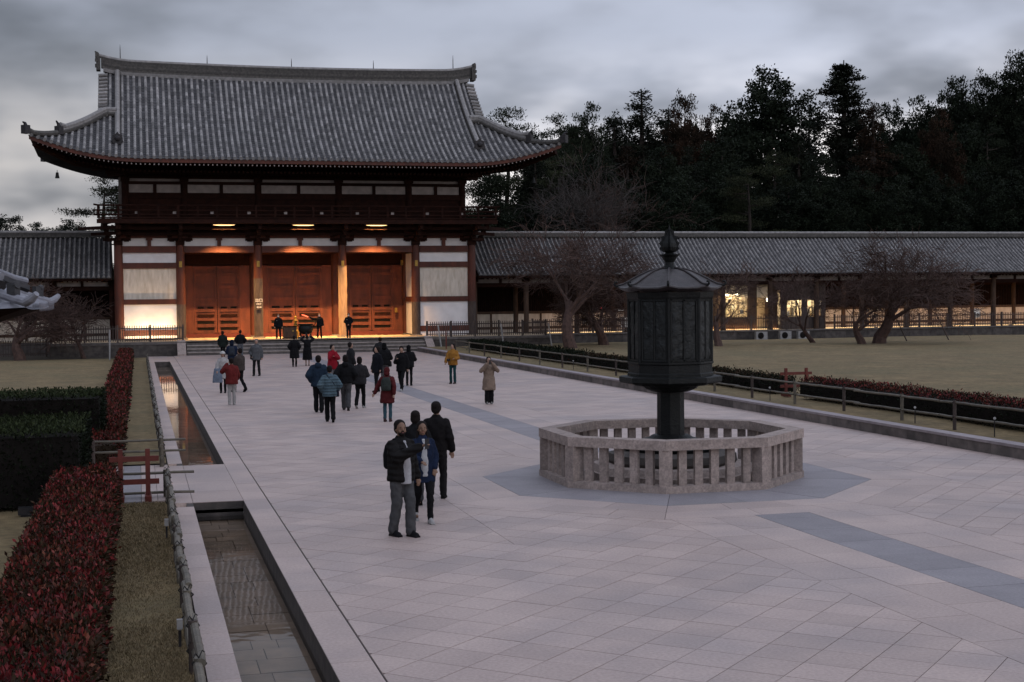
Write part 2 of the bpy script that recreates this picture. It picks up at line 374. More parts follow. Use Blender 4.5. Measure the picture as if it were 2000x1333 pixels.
def inset(poly, d):
    n = len(poly); s = sum(poly[i][0]*poly[(i+1) % n][1]-poly[(i+1) % n][0]*poly[i][1] for i in range(n))
    if s < 0: poly = poly[::-1]
    q = poly
    for i in range(n):
        p, r = poly[i], poly[(i+1) % n]; ex, ey = r[0]-p[0], r[1]-p[1]; l = math.hypot(ex, ey)
        if l < 1e-6: continue
        nx, ny = ey/l, -ex/l; q = clip(q, nx, ny, nx*p[0]+ny*p[1]-d)
        if len(q) < 3: return []
    return q
slabs = []       # (poly, material)
big = octo_planes(5.0)
S = .81
def lattice(x0, x1):
    for i in range(-40, 190):
        for j in range(-140, 140):
            # corner nodes on x=8.35, y=16.16+k*S (left) ; shared lattice for both sides
            cx = 8.35+(i-j)*S/2; cy = 13.0+16.16 % S-.0+(i+j)*S/2
            if cx < x0-S or cx > x1+S or cy < 5 or cy > 98.4: continue
            p = [(cx, cy-S/2), (cx+S/2, cy), (cx, cy+S/2), (cx-S/2, cy)]
            for pl in ((-1, 0, -x0), (1, 0, x1), (0, 1, 97.9)): p = clip(p, *pl) if len(p) > 2 else p
            if len(p) < 3: continue
            near = abs(cx-OC[0]) < 6.5 and abs(cy-OC[1]) < 6.5
            for q in (subtract(p, big) if near else [p]):
                if area(q) > .0015: slabs.append((q, granite))
lattice(P0, 8.35); lattice(12.29, P1)
for x0, x1, L_, m_, off in ((8.35, 9.08, 1.15, granite, 0), (9.08, 9.83, 1.15, granite, .55), (9.83, 10.81, 1.15, granite_b, .2), (10.81, 11.55, 1.15, granite, .55), (11.55, 12.29, 1.15, granite, 0)):
    y = 4+off
    while y < 97.9:
        p = [(x0, y), (x1, y), (x1, min(97.9, y+L_)), (x0, min(97.9, y+L_))]
        near = y < OC[1]+6 and y+L_ > OC[1]-6
        for q in (subtract(p, big) if near else [p]): slabs.append((q, m_))
        y += L_
def octpt(a, k, t=0):
    t0 = k*PI/4-PI/8; t1 = t0+PI/4; r = a/math.cos(PI/8)
    x = (1-t)*math.cos(t0)+t*math.cos(t1); y = (1-t)*math.sin(t0)+t*math.sin(t1)
    return (OC[0]+r*x, OC[1]+r*y)
for a0, a1, nseg, m_, sh in ((2.2, 3.58, 2, granite_b, 0), (3.58, 4.28, 3, granite, .0), (4.28, 5.0, 3, granite, .0)):
    for k in range(8):
        cuts = [0]+[(i+(.25 if a0 > 4 else 0))/nseg for i in range(1, nseg)]+[1]
        for t0, t1 in zip(cuts[:-1], cuts[1:]): slabs.append(([octpt(a0, k, t0), octpt(a1, k, t0), octpt(a1, k, t1), octpt(a0, k, t1)], m_))
def size_in_view(p):
    x = sum(q[0] for q in p)/len(p); y = sum(q[1] for q in p)/len(p)
    d = Vector((x, y, -CAM_H)); z = d.dot(fw)
    if z < 1: return 0
    if abs(d.dot(r2)/z) > .40 or abs(d.dot(u2)/z) > .27: return 0
    return area(p)/z**3
slabs.sort(key=lambda s: -size_in_view(s[0]))
rest = {granite.name: MB(), granite_b.name: MB()}
for i, (p, m_) in enumerate(slabs):
    q = inset(p, .0045)
    if len(q) < 3: continue
    dz = random.uniform(-.0012, .0012)
    if i < 300:
        b = MB(); b.av = random.random(); b.prism(q, -.03, dz); c = (sum(a[0] for a in q)/len(q), sum(a[1] for a in q)/len(q), 0)
        b.build('slab', m_, plaza, at=c)
    else:
        b = rest[m_.name]; b.av = random.random(); b.prism(q, -.03, dz)
tag(rest[granite.name].build('distant_slabs', granite, plaza), kind='stuff')
tag(rest[granite_b.name].build('distant_band_slabs', granite_b, plaza), kind='stuff')
# raised kerb along the east edge
kerb = empty('kerb', (P1, 0, 0)); tag(kerb, kind='structure')
y = 0; 
while y < 97:
    l = random.choice((1.5, 1.8, 2.0)); m = MB(); m.av = random.random()
    m.b2(P1, P1+.02+.0, y+.006, y+l-.006, -.03, .0)
    m = MB(); m.av = random.random(); m.b2(P1+random.uniform(0, .006), P1+.14, y+.006, y+l-.006, -.03, .235); m.build('kerb_block', M('kerb_face_stone', (.15,.125,.115), (.075,.065,.06), rough=.85, scale=2.5, bump=.4, bscale=40, var=.25), kerb)
    m = MB(); m.av = random.random(); m.b2(P1-.015, P1+.38, y+.004, y+l-.004, .238, .30); m.build('coping', granite_k, kerb)
    y += l
# water channel on the west edge
ch = empty('water_channel', (1.35, 0, 0)); tag(ch, kind='structure')
CH0, CH1 = .90, 1.80; SEC = ((-5, 26.5), (32.55, 89.0))
for y0, y1 in SEC:
    B2('channel_bed', CH0-.05, CH1+.05, y0-.05, y1+.05, -.48, -.40, joint_dark, ch)
    for (a, b_) in ((CH0-.12, CH0), (CH1, CH1+.12)):
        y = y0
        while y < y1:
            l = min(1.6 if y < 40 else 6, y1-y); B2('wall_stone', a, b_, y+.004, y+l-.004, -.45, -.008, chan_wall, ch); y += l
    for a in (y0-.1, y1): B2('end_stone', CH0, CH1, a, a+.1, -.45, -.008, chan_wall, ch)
    # bed of pavers in courses
    y = y0; k = 0; far = MB()
    while y < y1:
        l = random.choice((.42, .5, .6)); x = CH0; xs = [CH0]; 
        while x < CH1-.2: x += random.choice((.3, .42, .55)); xs.append(min(x, CH1))
        xs[-1] = CH1
        for a, b_ in zip(xs[:-1], xs[1:]):
            if y > 6 and y < 34:
                m = MB(); m.av = random.random(); m.b2(a+.006, b_-.006, y+.006, min(y+l, y1)-.006, -.40, -.345+random.uniform(-.004, .004)); m.build('bed_paver', paver_wet, ch)
            else: far.av = random.random(); far.b2(a+.006, b_-.006, y+.006, min(y+l, y1)-.006, -.40, -.345)
        y += l
    if far.f: tag(far.build('distant_bed_pavers', paver_wet, ch), kind='stuff')
    m = MB(); m.quad((CH0, y0, -.265), (CH1, y0, -.265), (CH1, y1, -.265), (CH0, y1, -.265)); o = m.build('water', water); tag(o, kind='structure')
# border stones either side and the slab bridge between the two pools
bd = empty('channel_border', (1.35, 10, 0)); tag(bd, kind='structure')
for x0, x1, L_ in ((.58, .90, 1.0), (1.80, 2.225, 1.22)):
    y = -4.
    while y < 96.5:
        if not (x0 < 1 and 26.5-L_ < y < 32.5): B2('border_stone', x0+.004, x1-.004, y+.004, y+L_-.004, -.10, random.uniform(-.001, .002), granite, bd)
        y += L_
for i, (x0, x1) in enumerate(((.58, .90), (.90, 1.80))):
    for j in range(4): B2('bridge_slab', x0+.004, x1-.004, 26.5+j*1.51+.004+.0, 26.5+(j+1)*1.51-.004, -.14, random.uniform(.001, .003), granite, bd)
B2('culvert_lintel', .9, 1.8, 26.5, 26.62, -.2, -.141, stone_dark, bd)
for x0, x1 in ((.58, .9), (.9, 1.8)): B2('border_stone', x0+.004, x1-.004, 89.1, 97.5, -.10, .002, granite, bd)
# side path leading west between the hedges
sp = empty('side_path', (-3, 29.5, 0)); tag(sp, kind='structure')
cuts = [-14, -13, -12, -11, -10, -9, -8, -7, -6, -5, -4.1, -3.2, -2.3, -1.4, -.36, 0.0, .29, .572]
for x, xb in zip(cuts[:-1], cuts[1:]):
    for (ya, yb) in ((26.75, 28.6), (28.6, 30.3), (30.3, 32.6)):
        B2('path_slab', x+.004, xb-.004, ya+.004, yb-.004, -.05, .03, granite_b if abs(x+.36) < .01 else granite, sp)
# ================================================================== GATE
GX = 11.48; FY = 105.0; MY = 109.0; BY = 113.0; PZ = .9
COLX = [GX-12.75, GX-8.5, GX-3.05, GX+3.05, GX+8.5, GX+12.75]
gate = empty('temple_gate', (GX, MY, 0)); tag(gate, 'two-storey vermilion temple gate with grey tiled hip-and-gable roof', 'temple gate')
# platform and steps
m = MB(); m.b2(GX-17.2, GX+17.2, 99.15, 117, -.03, PZ-.02); m.build('platform', stone_dark, gate)
x = GX-17.2
while x < GX+17.0:      # facing blocks of the platform front, two courses
    for z0, z1 in ((-.03, .42), (.425, .74)):
        if not (2.9 < x+.8 < 19.5): B2('facing_stone', x+.008, x+1.72-.008, 99.02+random.uniform(0, .02), 99.16, z0, z1, stone_dark, gate)
    B2('platform_coping', x+.006, x+1.72-.006, 98.98, 99.9, .745, PZ, stone_step, gate); x += 1.72
pf = MB()
xs = np.arange(GX-17.2, GX+17.2, 1.147)
for i, xa in enumerate(xs):
    for j, ya in enumerate(np.arange(99.91, 109.2, 1.0)):
        pf.av = random.random(); pf.b2(xa+.005, xa+1.142, ya+.005, ya+.995, PZ-.03, PZ+random.uniform(0, .003))
floor_st = M('platform_floor_stone', (.40,.31,.20), (.27,.21,.14), rough=.75, scale=3, bump=.3, bscale=50, var=.2)
tag(pf.build('floor_slabs', floor_st, gate), kind='stuff')
SX0, SX1 = 3.12, 19.35
for i in range(4):
    z1 = .225*(i+1); ya = 97.95+i*.34
    x = SX0
    while x < SX1-.1:
        xe = min(x+2.03, SX1); B2('stone_step', x+.004, xe-.004, ya+.045, ya+.36 if i < 3 else 99.0, z1-.225 if i else -.03, z1-.072, stone_step, gate); B2('step_tread', x+.004, xe-.004, ya, ya+.37 if i < 3 else 98.97, z1-.071, z1-.004*(i == 3), M('lit_tread_stone', (.26,.225,.205), (.18,.155,.14), rough=.8, scale=4, bump=.4, bscale=50, var=.15), gate); x = xe  # treads in lighter stone than the risers: sky light put into colour
for x0 in (SX0-.62, SX1+.06):           # sloping cheek stones
    m = MB(); m.av = .7
    m._add([(x0, 97.7, -.03), (x0+.56, 97.7, -.03), (x0+.56, 99.3, -.03), (x0, 99.3, -.03), (x0, 97.7, .12), (x0+.56, 97.7, .12), (x0+.56, 99.3, 1.02), (x0, 99.3, 1.02)],
           [(3,2,1,0), (4,5,6,7), (0,1,5,4), (1,2,6,5), (2,3,7,6), (3,0,4,7)]); m.build('cheek_stone', stone_old, gate)
# columns
for iy, y in enumerate((FY, MY, BY)):
    for ix, x in enumerate(COLX):
        if iy == 2 and ix in (1, 2, 3, 4): pass
        m = MB(); m.lathe((x, y, 0), [(.45, PZ-.0), (.45, PZ+.06), (.40, PZ+.10)], 20); m.build('column_base', stone_step, gate)
        m = MB(); m.av = .5+.3*random.random()
        prof = [(.315, PZ+.10), (.325, 3), (.32, 5.5), (.295, 7.60)]
        if iy == 0 and ix == 3:         # the one column left as bare, split wood
            m.lathe((x, y, 0), [(.30, 6.05), (.295, 7.60)], 20); cl = m.build('column', wood_red, gate)
            b = MB(); n = 20; vs = []; zz = np.linspace(PZ+.1, 6.1, 34)
            for k, z in enumerate(zz):
                for j in range(n):
                    t = 2*PI*j/n; r = .318+.016*mnoise.noise((math.cos(t)*1.5, math.sin(t)*1.5, z*.9))+.02*mnoise.noise((math.cos(t)*4, math.sin(t)*4, z*2.2))
                    if k > 24: r += .03*(k-24)/9*mnoise.noise((math.cos(t)*3, math.sin(t)*3, 9))-.002
                    vs.append((x+r*math.cos(t), y+r*math.sin(t), z))
            b._add(vs, [(i*n+j, i*n+(j+1) % n, (i+1)*n+(j+1) % n, (i+1)*n+j) for i in range(33) for j in range(n)]); b.build('bare_wood_shaft', wood_bare, cl, smooth=True)
        else:
            m.lathe((x, y, 0), prof, 20); cl = m.build('column', wood_red, gate)
            if iy == 0 and ix in (1, 2, 4, 5):
                b = MB(); b.lathe((x, y, 0), [(.321, PZ+.1), (.331, 3), (.329, 3.4), (.326, 5.2)] if ix == 2 else [(.321, PZ+.1), (.331, 3), (.329, 3.4)], 20); b.build('weathered_shaft', wood_grey, cl)
        if iy == 0 and ix in (1, 2, 3, 4):
            m = MB(); m.box((x, y-.33, 6.25), (.20, .04, .42)); m.build('gilt_plate', gold, gate)
# beams, front
def beam(name, x0, x1, y, z0, z1, d=.34, mat=None): return B2(name, x0, x1, y-d/2, y+d/2, z0, z1, mat or wood_red, gate)
for a, b in zip(COLX[:-1], COLX[1:]):
    beam('head_tie_beam', a+.28, b-.28, FY, 7.08, 7.55, .40)
    beam('head_tie_beam', a+.28, b-.28, MY, 7.08, 7.55, .40)
    beam('bracket_beam', a+.1, b-.1, FY, 8.11, 8.30, .26)
    # lower white frieze, two panels with a strut between
    c = (a+b)/2
    for p, q in ((a+.0, c-.13), (c+.13, b)): B2('plaster_frieze', p, q, FY+.02, FY+.09, 7.551, 8.109, plaster, gate)
    m = MB(); m.box((c, FY-.02, 7.83), (.26, .26, .556)); m.box((c, FY-.02, 8.03), (.44, .30, .16)); m.build('strut', wood_red, gate)
    B2('plaster_frieze', a, b, FY+.02, FY+.09, 8.301, 8.45, plaster, gate)
    B2('frieze_board', a, b, FY-.03, FY+.12, 8.451, 9.3, wood_dk, gate)
    # upper storey: white frieze under the eave brackets
    s = .957; ua = GX+(a-GX)*s; ub = GX+(b-GX)*s; uc = (ua+ub)/2; UY = FY+.45
    B2('upper_wall_board', ua, ub, UY, UY+.2, 9.3, 10.95, wood_dk, gate)
    B2('upper_tie_beam', ua, ub, UY-.12, UY+.2, 10.951, 11.36, wood_dk, gate)
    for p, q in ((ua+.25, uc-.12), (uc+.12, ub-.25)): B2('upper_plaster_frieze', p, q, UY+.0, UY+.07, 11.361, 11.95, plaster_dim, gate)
    B2('upper_strut', uc-.12, uc+.12, UY-.1, UY+.1, 11.361, 11.95, wood_dk, gate)
    B2('upper_bracket_beam', ua, ub, UY-.14, UY+.16, 11.951, 12.16, wood_dk, gate)
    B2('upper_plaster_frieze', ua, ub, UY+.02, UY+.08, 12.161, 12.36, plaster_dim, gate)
    B2('upper_bracket_beam', ua, ub, UY-.14, UY+.16, 12.361, 12.55, wood_dk, gate)
    B2('eave_wall_board', ua, ub, UY, UY+.1, 12.551, 14.6, wood_dk, gate)
for x in COLX:
    ux = GX+(x-GX)*.957; m = MB(); m.lathe((ux, FY+.5, 0), [(.27, 9.0), (.26, 12.2)], 14); m.build('upper_column', wood_dk, gate)
for sx in (-1, 1):      # side and back walls
    X = GX+sx*12.75
    for y0, y1 in ((FY+.3, MY-.3), (MY+.3, BY-.3)):
        B2('side_plaster', X-.06, X+.06, y0, y1, PZ, 8.1, plaster, gate)
        B2('side_beam', X-.15, X+.15, y0, y1, 3.42, 3.79, wood_red, gate); B2('side_beam', X-.15, X+.15, y0, y1, 7.08, 7.55, wood_red, gate)
    B2('upper_side_wall', GX+sx*12.2-.1, GX+sx*12.2+.1, FY+.7, BY-.5, 8.11, 14.6, wood_dk, gate)
    # inner return walls between outer bay and door bays
    XR = GX+sx*8.5
    B2('return_plaster', XR-.06, XR+.06, FY+.3, MY-.3, 3.79, 7.07, plaster, gate); B2('return_plaster', XR-.06, XR+.06, FY+.3, MY-.3, PZ+.1, 3.41, plaster, gate)
    B2('return_beam', XR-.13, XR+.13, FY+.3, MY-.3, 3.411, 3.789, wood_red, gate)
B2('back_wall', COLX[0], COLX[-1], BY-.06, BY+.06, PZ, 14.6, plaster_dim, gate)
# outer bays: plaster panels between beams
for a, b, st_ in ((COLX[0], COLX[1], plaster_st), (COLX[4], COLX[5], plaster_st)):
    for z0, z1, mt in ((6.37, 7.08, plaster), (3.79, 5.96, st_), (1.62, 3.42, plaster)): B2('plaster_panel', a+.28, b-.28, FY-.03, FY+.05, z0, z1, mt, gate)
    for z0, z1 in ((5.96, 6.37), (3.42, 3.79), (1.2, 1.62)): beam('wall_tie_beam', a+.27, b-.27, FY, z0+.001, z1-.001, .3)
    B2('wall_sill_stone', a+.3, b-.3, FY-.12, FY+.12, PZ, 1.199, plaster, gate)
# door bays at the middle row
for a, b in zip(COLX[1:4], COLX[2:5]):
    B2('door_sill', a+.32, b-.32, MY-.3, MY+.2, PZ, PZ+.30, red_paint, gate)
    B2('transom_board', a+.3, b-.3, MY-.05, MY+.1, 6.25, 7.08, wood_dk, gate)
    for s in (-1, 1):
        xx = a+.32 if s < 0 else b-.32; B2('door_jamb_board', min(xx, xx-s*.72), max(xx, xx-s*.72), MY-.10, MY+.05, PZ+.3, 6.24, wood_door, gate)
    x0, x1 = a+1.05, b-1.05; c = (x0+x1)/2
    for l, r_ in ((x0, c-.02), (c+.02, x1)):
        d = B2('door_leaf', l, r_, MY-.02, MY+.05, PZ+.33, 6.2, wood_door, gate, av=.25)
        W = r_-l
        for zc in (1.32, 1.78, 2.27, 2.92, 3.75, 4.65, 5.6, 6.1): B2('rail', l+.14, r_-.14, MY-.105, MY-.021, zc-.11, zc+.11, wood_door, d)
        for xx in (l+.07, r_-.07): B2('stile', xx-.07, xx+.07, MY-.115, MY-.021, PZ+.34, 6.19, wood_door, d)
        for k, zc in enumerate((1.55, 2.02, 2.6, 3.35)):       # black strips, painted shade of slots where boards stand back
            if k in (0, 1): B2('slot_shade', l+.22, r_-.22, MY-.03, MY-.021, zc-.10, zc+.10, black_in, d)
        B2('slot_shade', l+.25, l+W*.42, MY-.03, MY-.021, 3.05, 3.2, black_in, d); B2('slot_shade', l+W*.58, r_-.25, MY-.03, MY-.021, 3.05, 3.2, black_in, d)
        m = MB(); m.box(((l+r_)/2, MY-.16, 2.42 if False else 2.55), (W*.72, .10, .16)); m.build('bar_bracket', wood_dk, d)
B2('porch_ceiling', COLX[1], COLX[4], FY+.2, MY-.1, 7.35, 7.45, wood_dk, gate)
# bracket complexes
def bracket(x, y, z, tiers, step, mat, name, diag=0):
    m = MB(); m.av = .5; m.box((x, y, z+.16), (.62, .62, .30), taper=1.); m.box((x, y, z-.04), (.46, .46, .12))
    zz = z+.31
    for k in range(tiers):
        off = step*(k)
        w = 1.75+.1*k
        m.box((x, y-off, zz+.12), (w, .24, .22)); 
        for dx in (-w/2+.16, 0, w/2-.16): m.box((x+dx, y-off, zz+.30), (.32, .32, .15))
        for dx in (-1, 1): m.box((x+dx*(w/2-.30), y-off, zz+.0), (.34, .22, .10))
        m.box((x, y-off/2-step*.55, zz+.10), (.22, step*(k+1)+.35, .22))
        m.box((x, y-step*(k+1), zz+.30), (.32, .32, .15))
        if diag: 
            m.box((x+diag*step*(k+1)*.5, y-step*(k+1)*.5, zz+.10), (.24, step*(k+1)*1.5+.3, .22), rz=-diag*-PI/4*-1)
        zz += .385
    return m.build(name, mat, gate)
for i, x in enumerate(COLX):
    bracket(x, FY, 7.6, 3, .80, wood_dk, 'bracket_set', -1 if i == 0 else (1 if i == 5 else 0))
    bracket(GX+(x-GX)*.957, FY+.45, 12.17, 3, 1.0, wood_dk, 'eave_bracket_set', -1 if i == 0 else (1 if i == 5 else 0))
for a, b in zip(COLX[:-1], COLX[1:]):   # purlins carried by the brackets
    for k in (1, 2, 3): B2('bracket_purlin', a, b, FY-.8*k-.11, FY-.8*k+.11, 8.0+.385*(k-1)+.26, 8.0+.385*(k-1)+.46, wood_dk, gate)
# balcony
BYF = 102.25; BX0, BX1 = GX-14.0, GX+14.0
B2('balcony_floor', BX0, BX1, BYF, FY+.5, 9.22, 9.36, wood_dk, gate); B2('balcony_edge_beam', BX0-.1, BX1+.1, BYF-.12, BYF+.12, 9.02, 9.30, wood_dk, gate)
bal = MB(); bal.b2(BX0, BX1, BYF-.09, BYF-.01, 9.37, 9.45); balc = bal.build('balustrade', wood_dk, gate)
for z, h in ((9.62, .12), (9.92, .12), (10.26, .13)):
    m = MB(); m.tube([(BX0-.3, BYF, z+.05 if z > 10 else z), (BX0, BYF, z), (BX1, BYF, z), (BX1+.3, BYF, z+.05 if z > 10 else z)], h/2, 8); m.build('rail', wood_dk, balc)
    for sx in (BX0, BX1): B2('rail', sx-h/2, sx+h/2, BYF, FY+.4, z-h/2, z+h/2, wood_dk, balc)
for x in np.linspace(BX0, BX1, 22): B2('baluster', x-.07, x+.07, BYF-.06, BYF+.06, 9.36, 10.22, wood_dk, balc)
for x in np.linspace(BX0, BX1, 12): m = MB(); m.box((x, BYF+.1, 9.78), (.22, .03, .20)); m.build('pale_panel', plaster_dim, balc)
# ---------------- roof
RT = 9.6; ZR, ZE = 20.15, 13.25
def roofz(x, t):
    s = t/RT; a = max(0, abs(x)-11)/7.2
    return ZR-(ZR-ZE)*(1.34*s-.34*s*s)+1.42*a*a*s*s+.22*(abs(x)/13.6)**2*(1-s)
def thip(x): return 0 if abs(x) <= 13.5 else 4.3+(abs(x)-13.5)*(5.3/4.75)
def arow(mb, x, t0, t1, ysign, r=.105, dl=.36, z0=None):
    n = max(2, int((t1-t0)/dl)); ts = np.linspace(t0, t1, n+1); k = 5
    for i in range(n):
        mb.av = min(1, max(0, random.gauss(.5, .33))); vs = []
        for t, rr in ((ts[i], r*.93), (ts[i+1]+.01, r*1.05)):
            z = roofz(x, t); y = MY-ysign*t
            for j in range(k):
                a = PI*j/(k-1); vs.append((GX+x+rr*math.cos(a), y, z+rr*1.15*math.sin(a)-.01))
        fs = [(j, j+1, k+j+1, k+j) if ysign > 0 else (k+j, k+j+1, j+1, j) for j in range(k-1)]
        if i == n-1 : pass
        mb._add(vs, fs)
roof = MB(); 
# board bed under the tiles, both slopes, plus hip ends
def bed(ys):
    xs = np.sort(np.concatenate([np.linspace(-18.25, 18.25, 74), [-13.501, -13.499, 13.499, 13.501]])); nt_ = 26; vs = []; fs = []
    for x in xs:
        th = thip(x)
        for k in range(nt_): t = th+(RT-th)*k/(nt_-1); vs.append((GX+x, MY-ys*t, roofz(x, t)-.03))
    for i in range(len(xs)-1):
        for k in range(nt_-1): q = (i*nt_+k, (i+1)*nt_+k, (i+1)*nt_+k+1, i*nt_+k+1); fs.append(q if ys < 0 else q[::-1])
    roof.av = .4; roof._add(vs, fs)
bed(1); bed(-1)
for sx in (-1, 1):
    # side slope
    vs = []; fs = []; nk = 10; ny = 40
    for k in range(nk):
        u = k/(nk-1); X = 13.5+(18.25-13.5)*u; th = thip(X) if u > 0 else 4.3
        for j in range(ny):
            v = -1+2*j/(ny-1); vs.append((GX+sx*X, MY+v*th, roofz(X, abs(th))-.03-(.9*(1-abs(v))*u*.55)))
    for k in range(nk-1):
        for j in range(ny-1): fs.append((k*ny+j, (k+1)*ny+j, (k+1)*ny+j+1, k*ny+j+1))
    roof._add(vs, fs)
    # gable wall
    roof._add([(GX+sx*12.9, MY-4.3, roofz(12.9, 4.3)-.2), (GX+sx*12.9, MY+4.3, roofz(12.9, 4.3)-.2), (GX+sx*12.9, MY, ZR)], [(0, 1, 2)])
roof = roof.build('roof_bed', tile_d, gate)
# pan tiles between the rows, stepped lips
rows = np.arange(-18.04, 18.05, .41)
pan = MB()
for i in range(len(rows)-1):
    xa, xb = rows[i]+.07, rows[i+1]-.07; xm = (xa+xb)/2; t0 = max(thip(rows[i]), thip(rows[i+1]), .2); n = max(2, int((RT-t0)/.27))
    ts = np.linspace(t0, RT+.02, n+1)
    for k in range(n):
        pan.av = random.random(); ta, tb = ts[k], ts[k+1]+.02; vs = []
        for t, dz in ((ta, .0), (tb, .035)):
            for x, d in ((xa, .035), (xm, 0), (xb, .035)): vs.append((GX+x, MY-t, roofz(x, t)+d+dz-.03))
        for x, d in ((xa, .035), (xm, 0), (xb, .035)): vs.append((GX+x, MY-tb, roofz(x, tb)+d-.04))
        pan._add(vs, [(0, 3, 4, 1), (1, 4, 5, 2), (3, 6, 7, 4), (4, 7, 8, 5)])
tag(pan.build('pan_tiles', tile_d, roof), kind='stuff')
for x in rows:
    m = MB(); arow(m, x, max(thip(x), .15), RT+.04, 1); z = roofz(x, RT)
    m.av = .15; n = 8; m._add([(GX+x+.125*math.cos(2*PI*j/n), MY-RT-.06, z+.03+.125*math.sin(2*PI*j/n)) for j in range(n)], [tuple(range(n))])
    m.build('round_tile_row', tile_l, roof, smooth=False)
bk = MB()
for x in rows: arow(bk, x, max(thip(x), .15), RT+.04, -1, dl=1.0)
tag(bk.build('rear_tile_rows', tile_l, roof), kind='stuff')
# main ridge: stacked courses, upturned ends
def ridgeline(x): return ZR+.10+.22*(abs(x)/13.6)**2+.30*max(0, (abs(x)-11.5)/2.4)**2
def ridge_course(name, w, za, zb, x1, mat, av):
    xs = np.linspace(-x1, x1, 41); vs = []; fs = []
    for x in xs:
        b = ridgeline(x)
        for y, z in ((-w/2, za), (-w/2, zb), (w/2, zb), (w/2, za)): vs.append((GX+x, MY+y, b+z))
    for i in range(40):
        for j in range(4): fs.append((i*4+j, i*4+(j+1) % 4, (i+1)*4+(j+1) % 4, (i+1)*4+j))
    fs += [(0, 1, 2, 3), (160+3, 160+2, 160+1, 160)]
    m = MB(); m.av = av; m._add(vs, fs); m.build(name, mat, roof)
ridge_course('ridge_course', .62, -.35, -.10, 13.6, tile_l, .35)
for k in range(5): ridge_course('ridge_course', .50-.03*k+(.06 if k % 2 else 0), -.10+.16*k, .06+.16*k, 13.75, tile_r, random.random())
m = MB(); m.av = .6; m.tube([(GX+x, MY, ridgeline(x)+.74) for x in np.linspace(-13.9, 13.9, 41)], .15, 8); m.build('ridge_cap', tile_l, roof)
for sx in (-1, 1):
    m = MB(); X = GX+sx*13.95; zb = ridgeline(13.9)
    m.box((X, MY, zb+.15), (.28, .9, 1.0)); m.box((X+sx*.1, MY, zb+.75), (.2, .7, .35)); m.tube([(X, MY, zb+.75), (X+sx*.08, MY, zb+.92), (X+sx*.22, MY, zb+1.05)], [.16, .11, .04], 8)
    m.box((X+sx*.12, MY-.38, zb-.05), (.2, .2, .25)); m.box((X+sx*.12, MY-.38, zb+.35), (.2, .2, .2)); m.build('ridge_end_tile', tile_r, roof)
    # verge: short rows stacked along the gable edge
    v = MB()
    for t in np.arange(.4, 4.6, .33):
        v.av = random.random(); z = roofz(13.5, t)
        v.tube([(GX+sx*13.3, MY-t, z+.10), (GX+sx*13.95, MY-t, z+.03)], .13, 8); v.tube([(GX+sx*13.3, MY+t, z+.10), (GX+sx*13.95, MY+t, z+.03)], .13, 8)
    v.build('verge_tiles', tile_l, roof)
    # descending ridge with demon tile
    for ys in (1, -1):
        pts = [(GX+sx*12.62, MY-ys*t, roofz(12.6, t)+.30) for t in np.linspace(.25, 7.5, 16)]
        m = MB(); m.av = .6; m.tube(pts, .17, 8); m.build('descending_ridge', tile_l, roof)
        m = MB(); m.av = .3
        for i in range(15):
            a, b = Vector(pts[i]), Vector(pts[i+1]); c = (a+b)/2; ang = math.atan2(b.z-a.z, b.y-a.y)
            m.box((0, 0, 0), (.40, (b-a).length+.03, .34), M_=Matrix.Translation(c-Vector((0, 0, .16))) @ Matrix.Rotation(ang, 4, 'X'))
        m.build('descending_ridge_courses', tile_r, roof)
        e = MB(); z = roofz(12.6, 7.6); y = MY-ys*7.62; n = 10
        e.av = .1; out = [(-.36, 0), (-.30, .45), (-.12, .52), (0, .68), (.12, .52), (.30, .45), (.36, 0), (.24, -.12), (.0, -.20), (-.24, -.12)]
        vs = [(GX+sx*12.62+px*1.05, y-ys*.16, z+.1+pz) for px, pz in out]+[(GX+sx*12.62+px*1.05, y+ys*.12, z+.1+pz) for px, pz in out]
        fs = [tuple(range(n)) if ys < 0 else tuple(reversed(range(n)))]+[(i, (i+1) % n, n+(i+1) % n, n+i) for i in range(n)]
        e._add(vs, fs); e.ell((GX+sx*12.62, y-ys*.2, z+.32), (.2, .14, .2), 10, 6); e.build('demon_tile', iron, roof)
        # corner ridge in two tiers
        hp = [(x, 4.3+max(0, x-13.5)*(5.3/4.75)) for x in np.linspace(12.7, 18.3, 18)]
        P = [(GX+sx*x, MY-ys*t, roofz(x, t)) for x, t in hp]
        m = MB(); m.av = .5; m.tube([(a, b, c+.16) for a, b, c in P[:-1]]+[(P[-1][0]+sx*.05, P[-1][1]-ys*.05, P[-1][2]+.34)], [.2]*17+[.16], 8); m.build('corner_ridge', tile_r, roof)
        m = MB(); m.av = .55; up_ = P[:12]; m.tube([(a, b, c+.46) for a, b, c in up_[:-1]]+[(up_[-1][0], up_[-1][1], up_[-1][2]+.66)], .19, 8)
        m.tube([(a, b, c+.30) for a, b, c in up_], .17, 8); m.build('corner_ridge_upper_tier', tile_l, roof)
        for (a, b, c), h in ((up_[-1], .9), (P[-1], .75)):
            e = MB(); e.av = .1; e.box((a+sx*.08, b-ys*.08, c+.28), (.42, .42, .56), rz=PI/4); e.tube([(a+sx*.08, b-ys*.08, c+.5), (a+sx*.12, b-ys*.12, c+.7), (a+sx*.24, b-ys*.24, c+h)], [.15, .1, .05], 7); e.build('corner_demon_tile', iron, roof)
# lightning rods
for x in (-12.4, -6.2, 0, 6.2, 12.4):
    h = 1.15 if abs(x) > 10 else .75
    m = MB(); z = ridgeline(x)+.75; m.tube([(GX+x, MY, z), (GX+x, MY, z+h*.7), (GX+x, MY, z+h)], [.035, .025, .008], 6); m.build('lightning_rod', iron, roof)
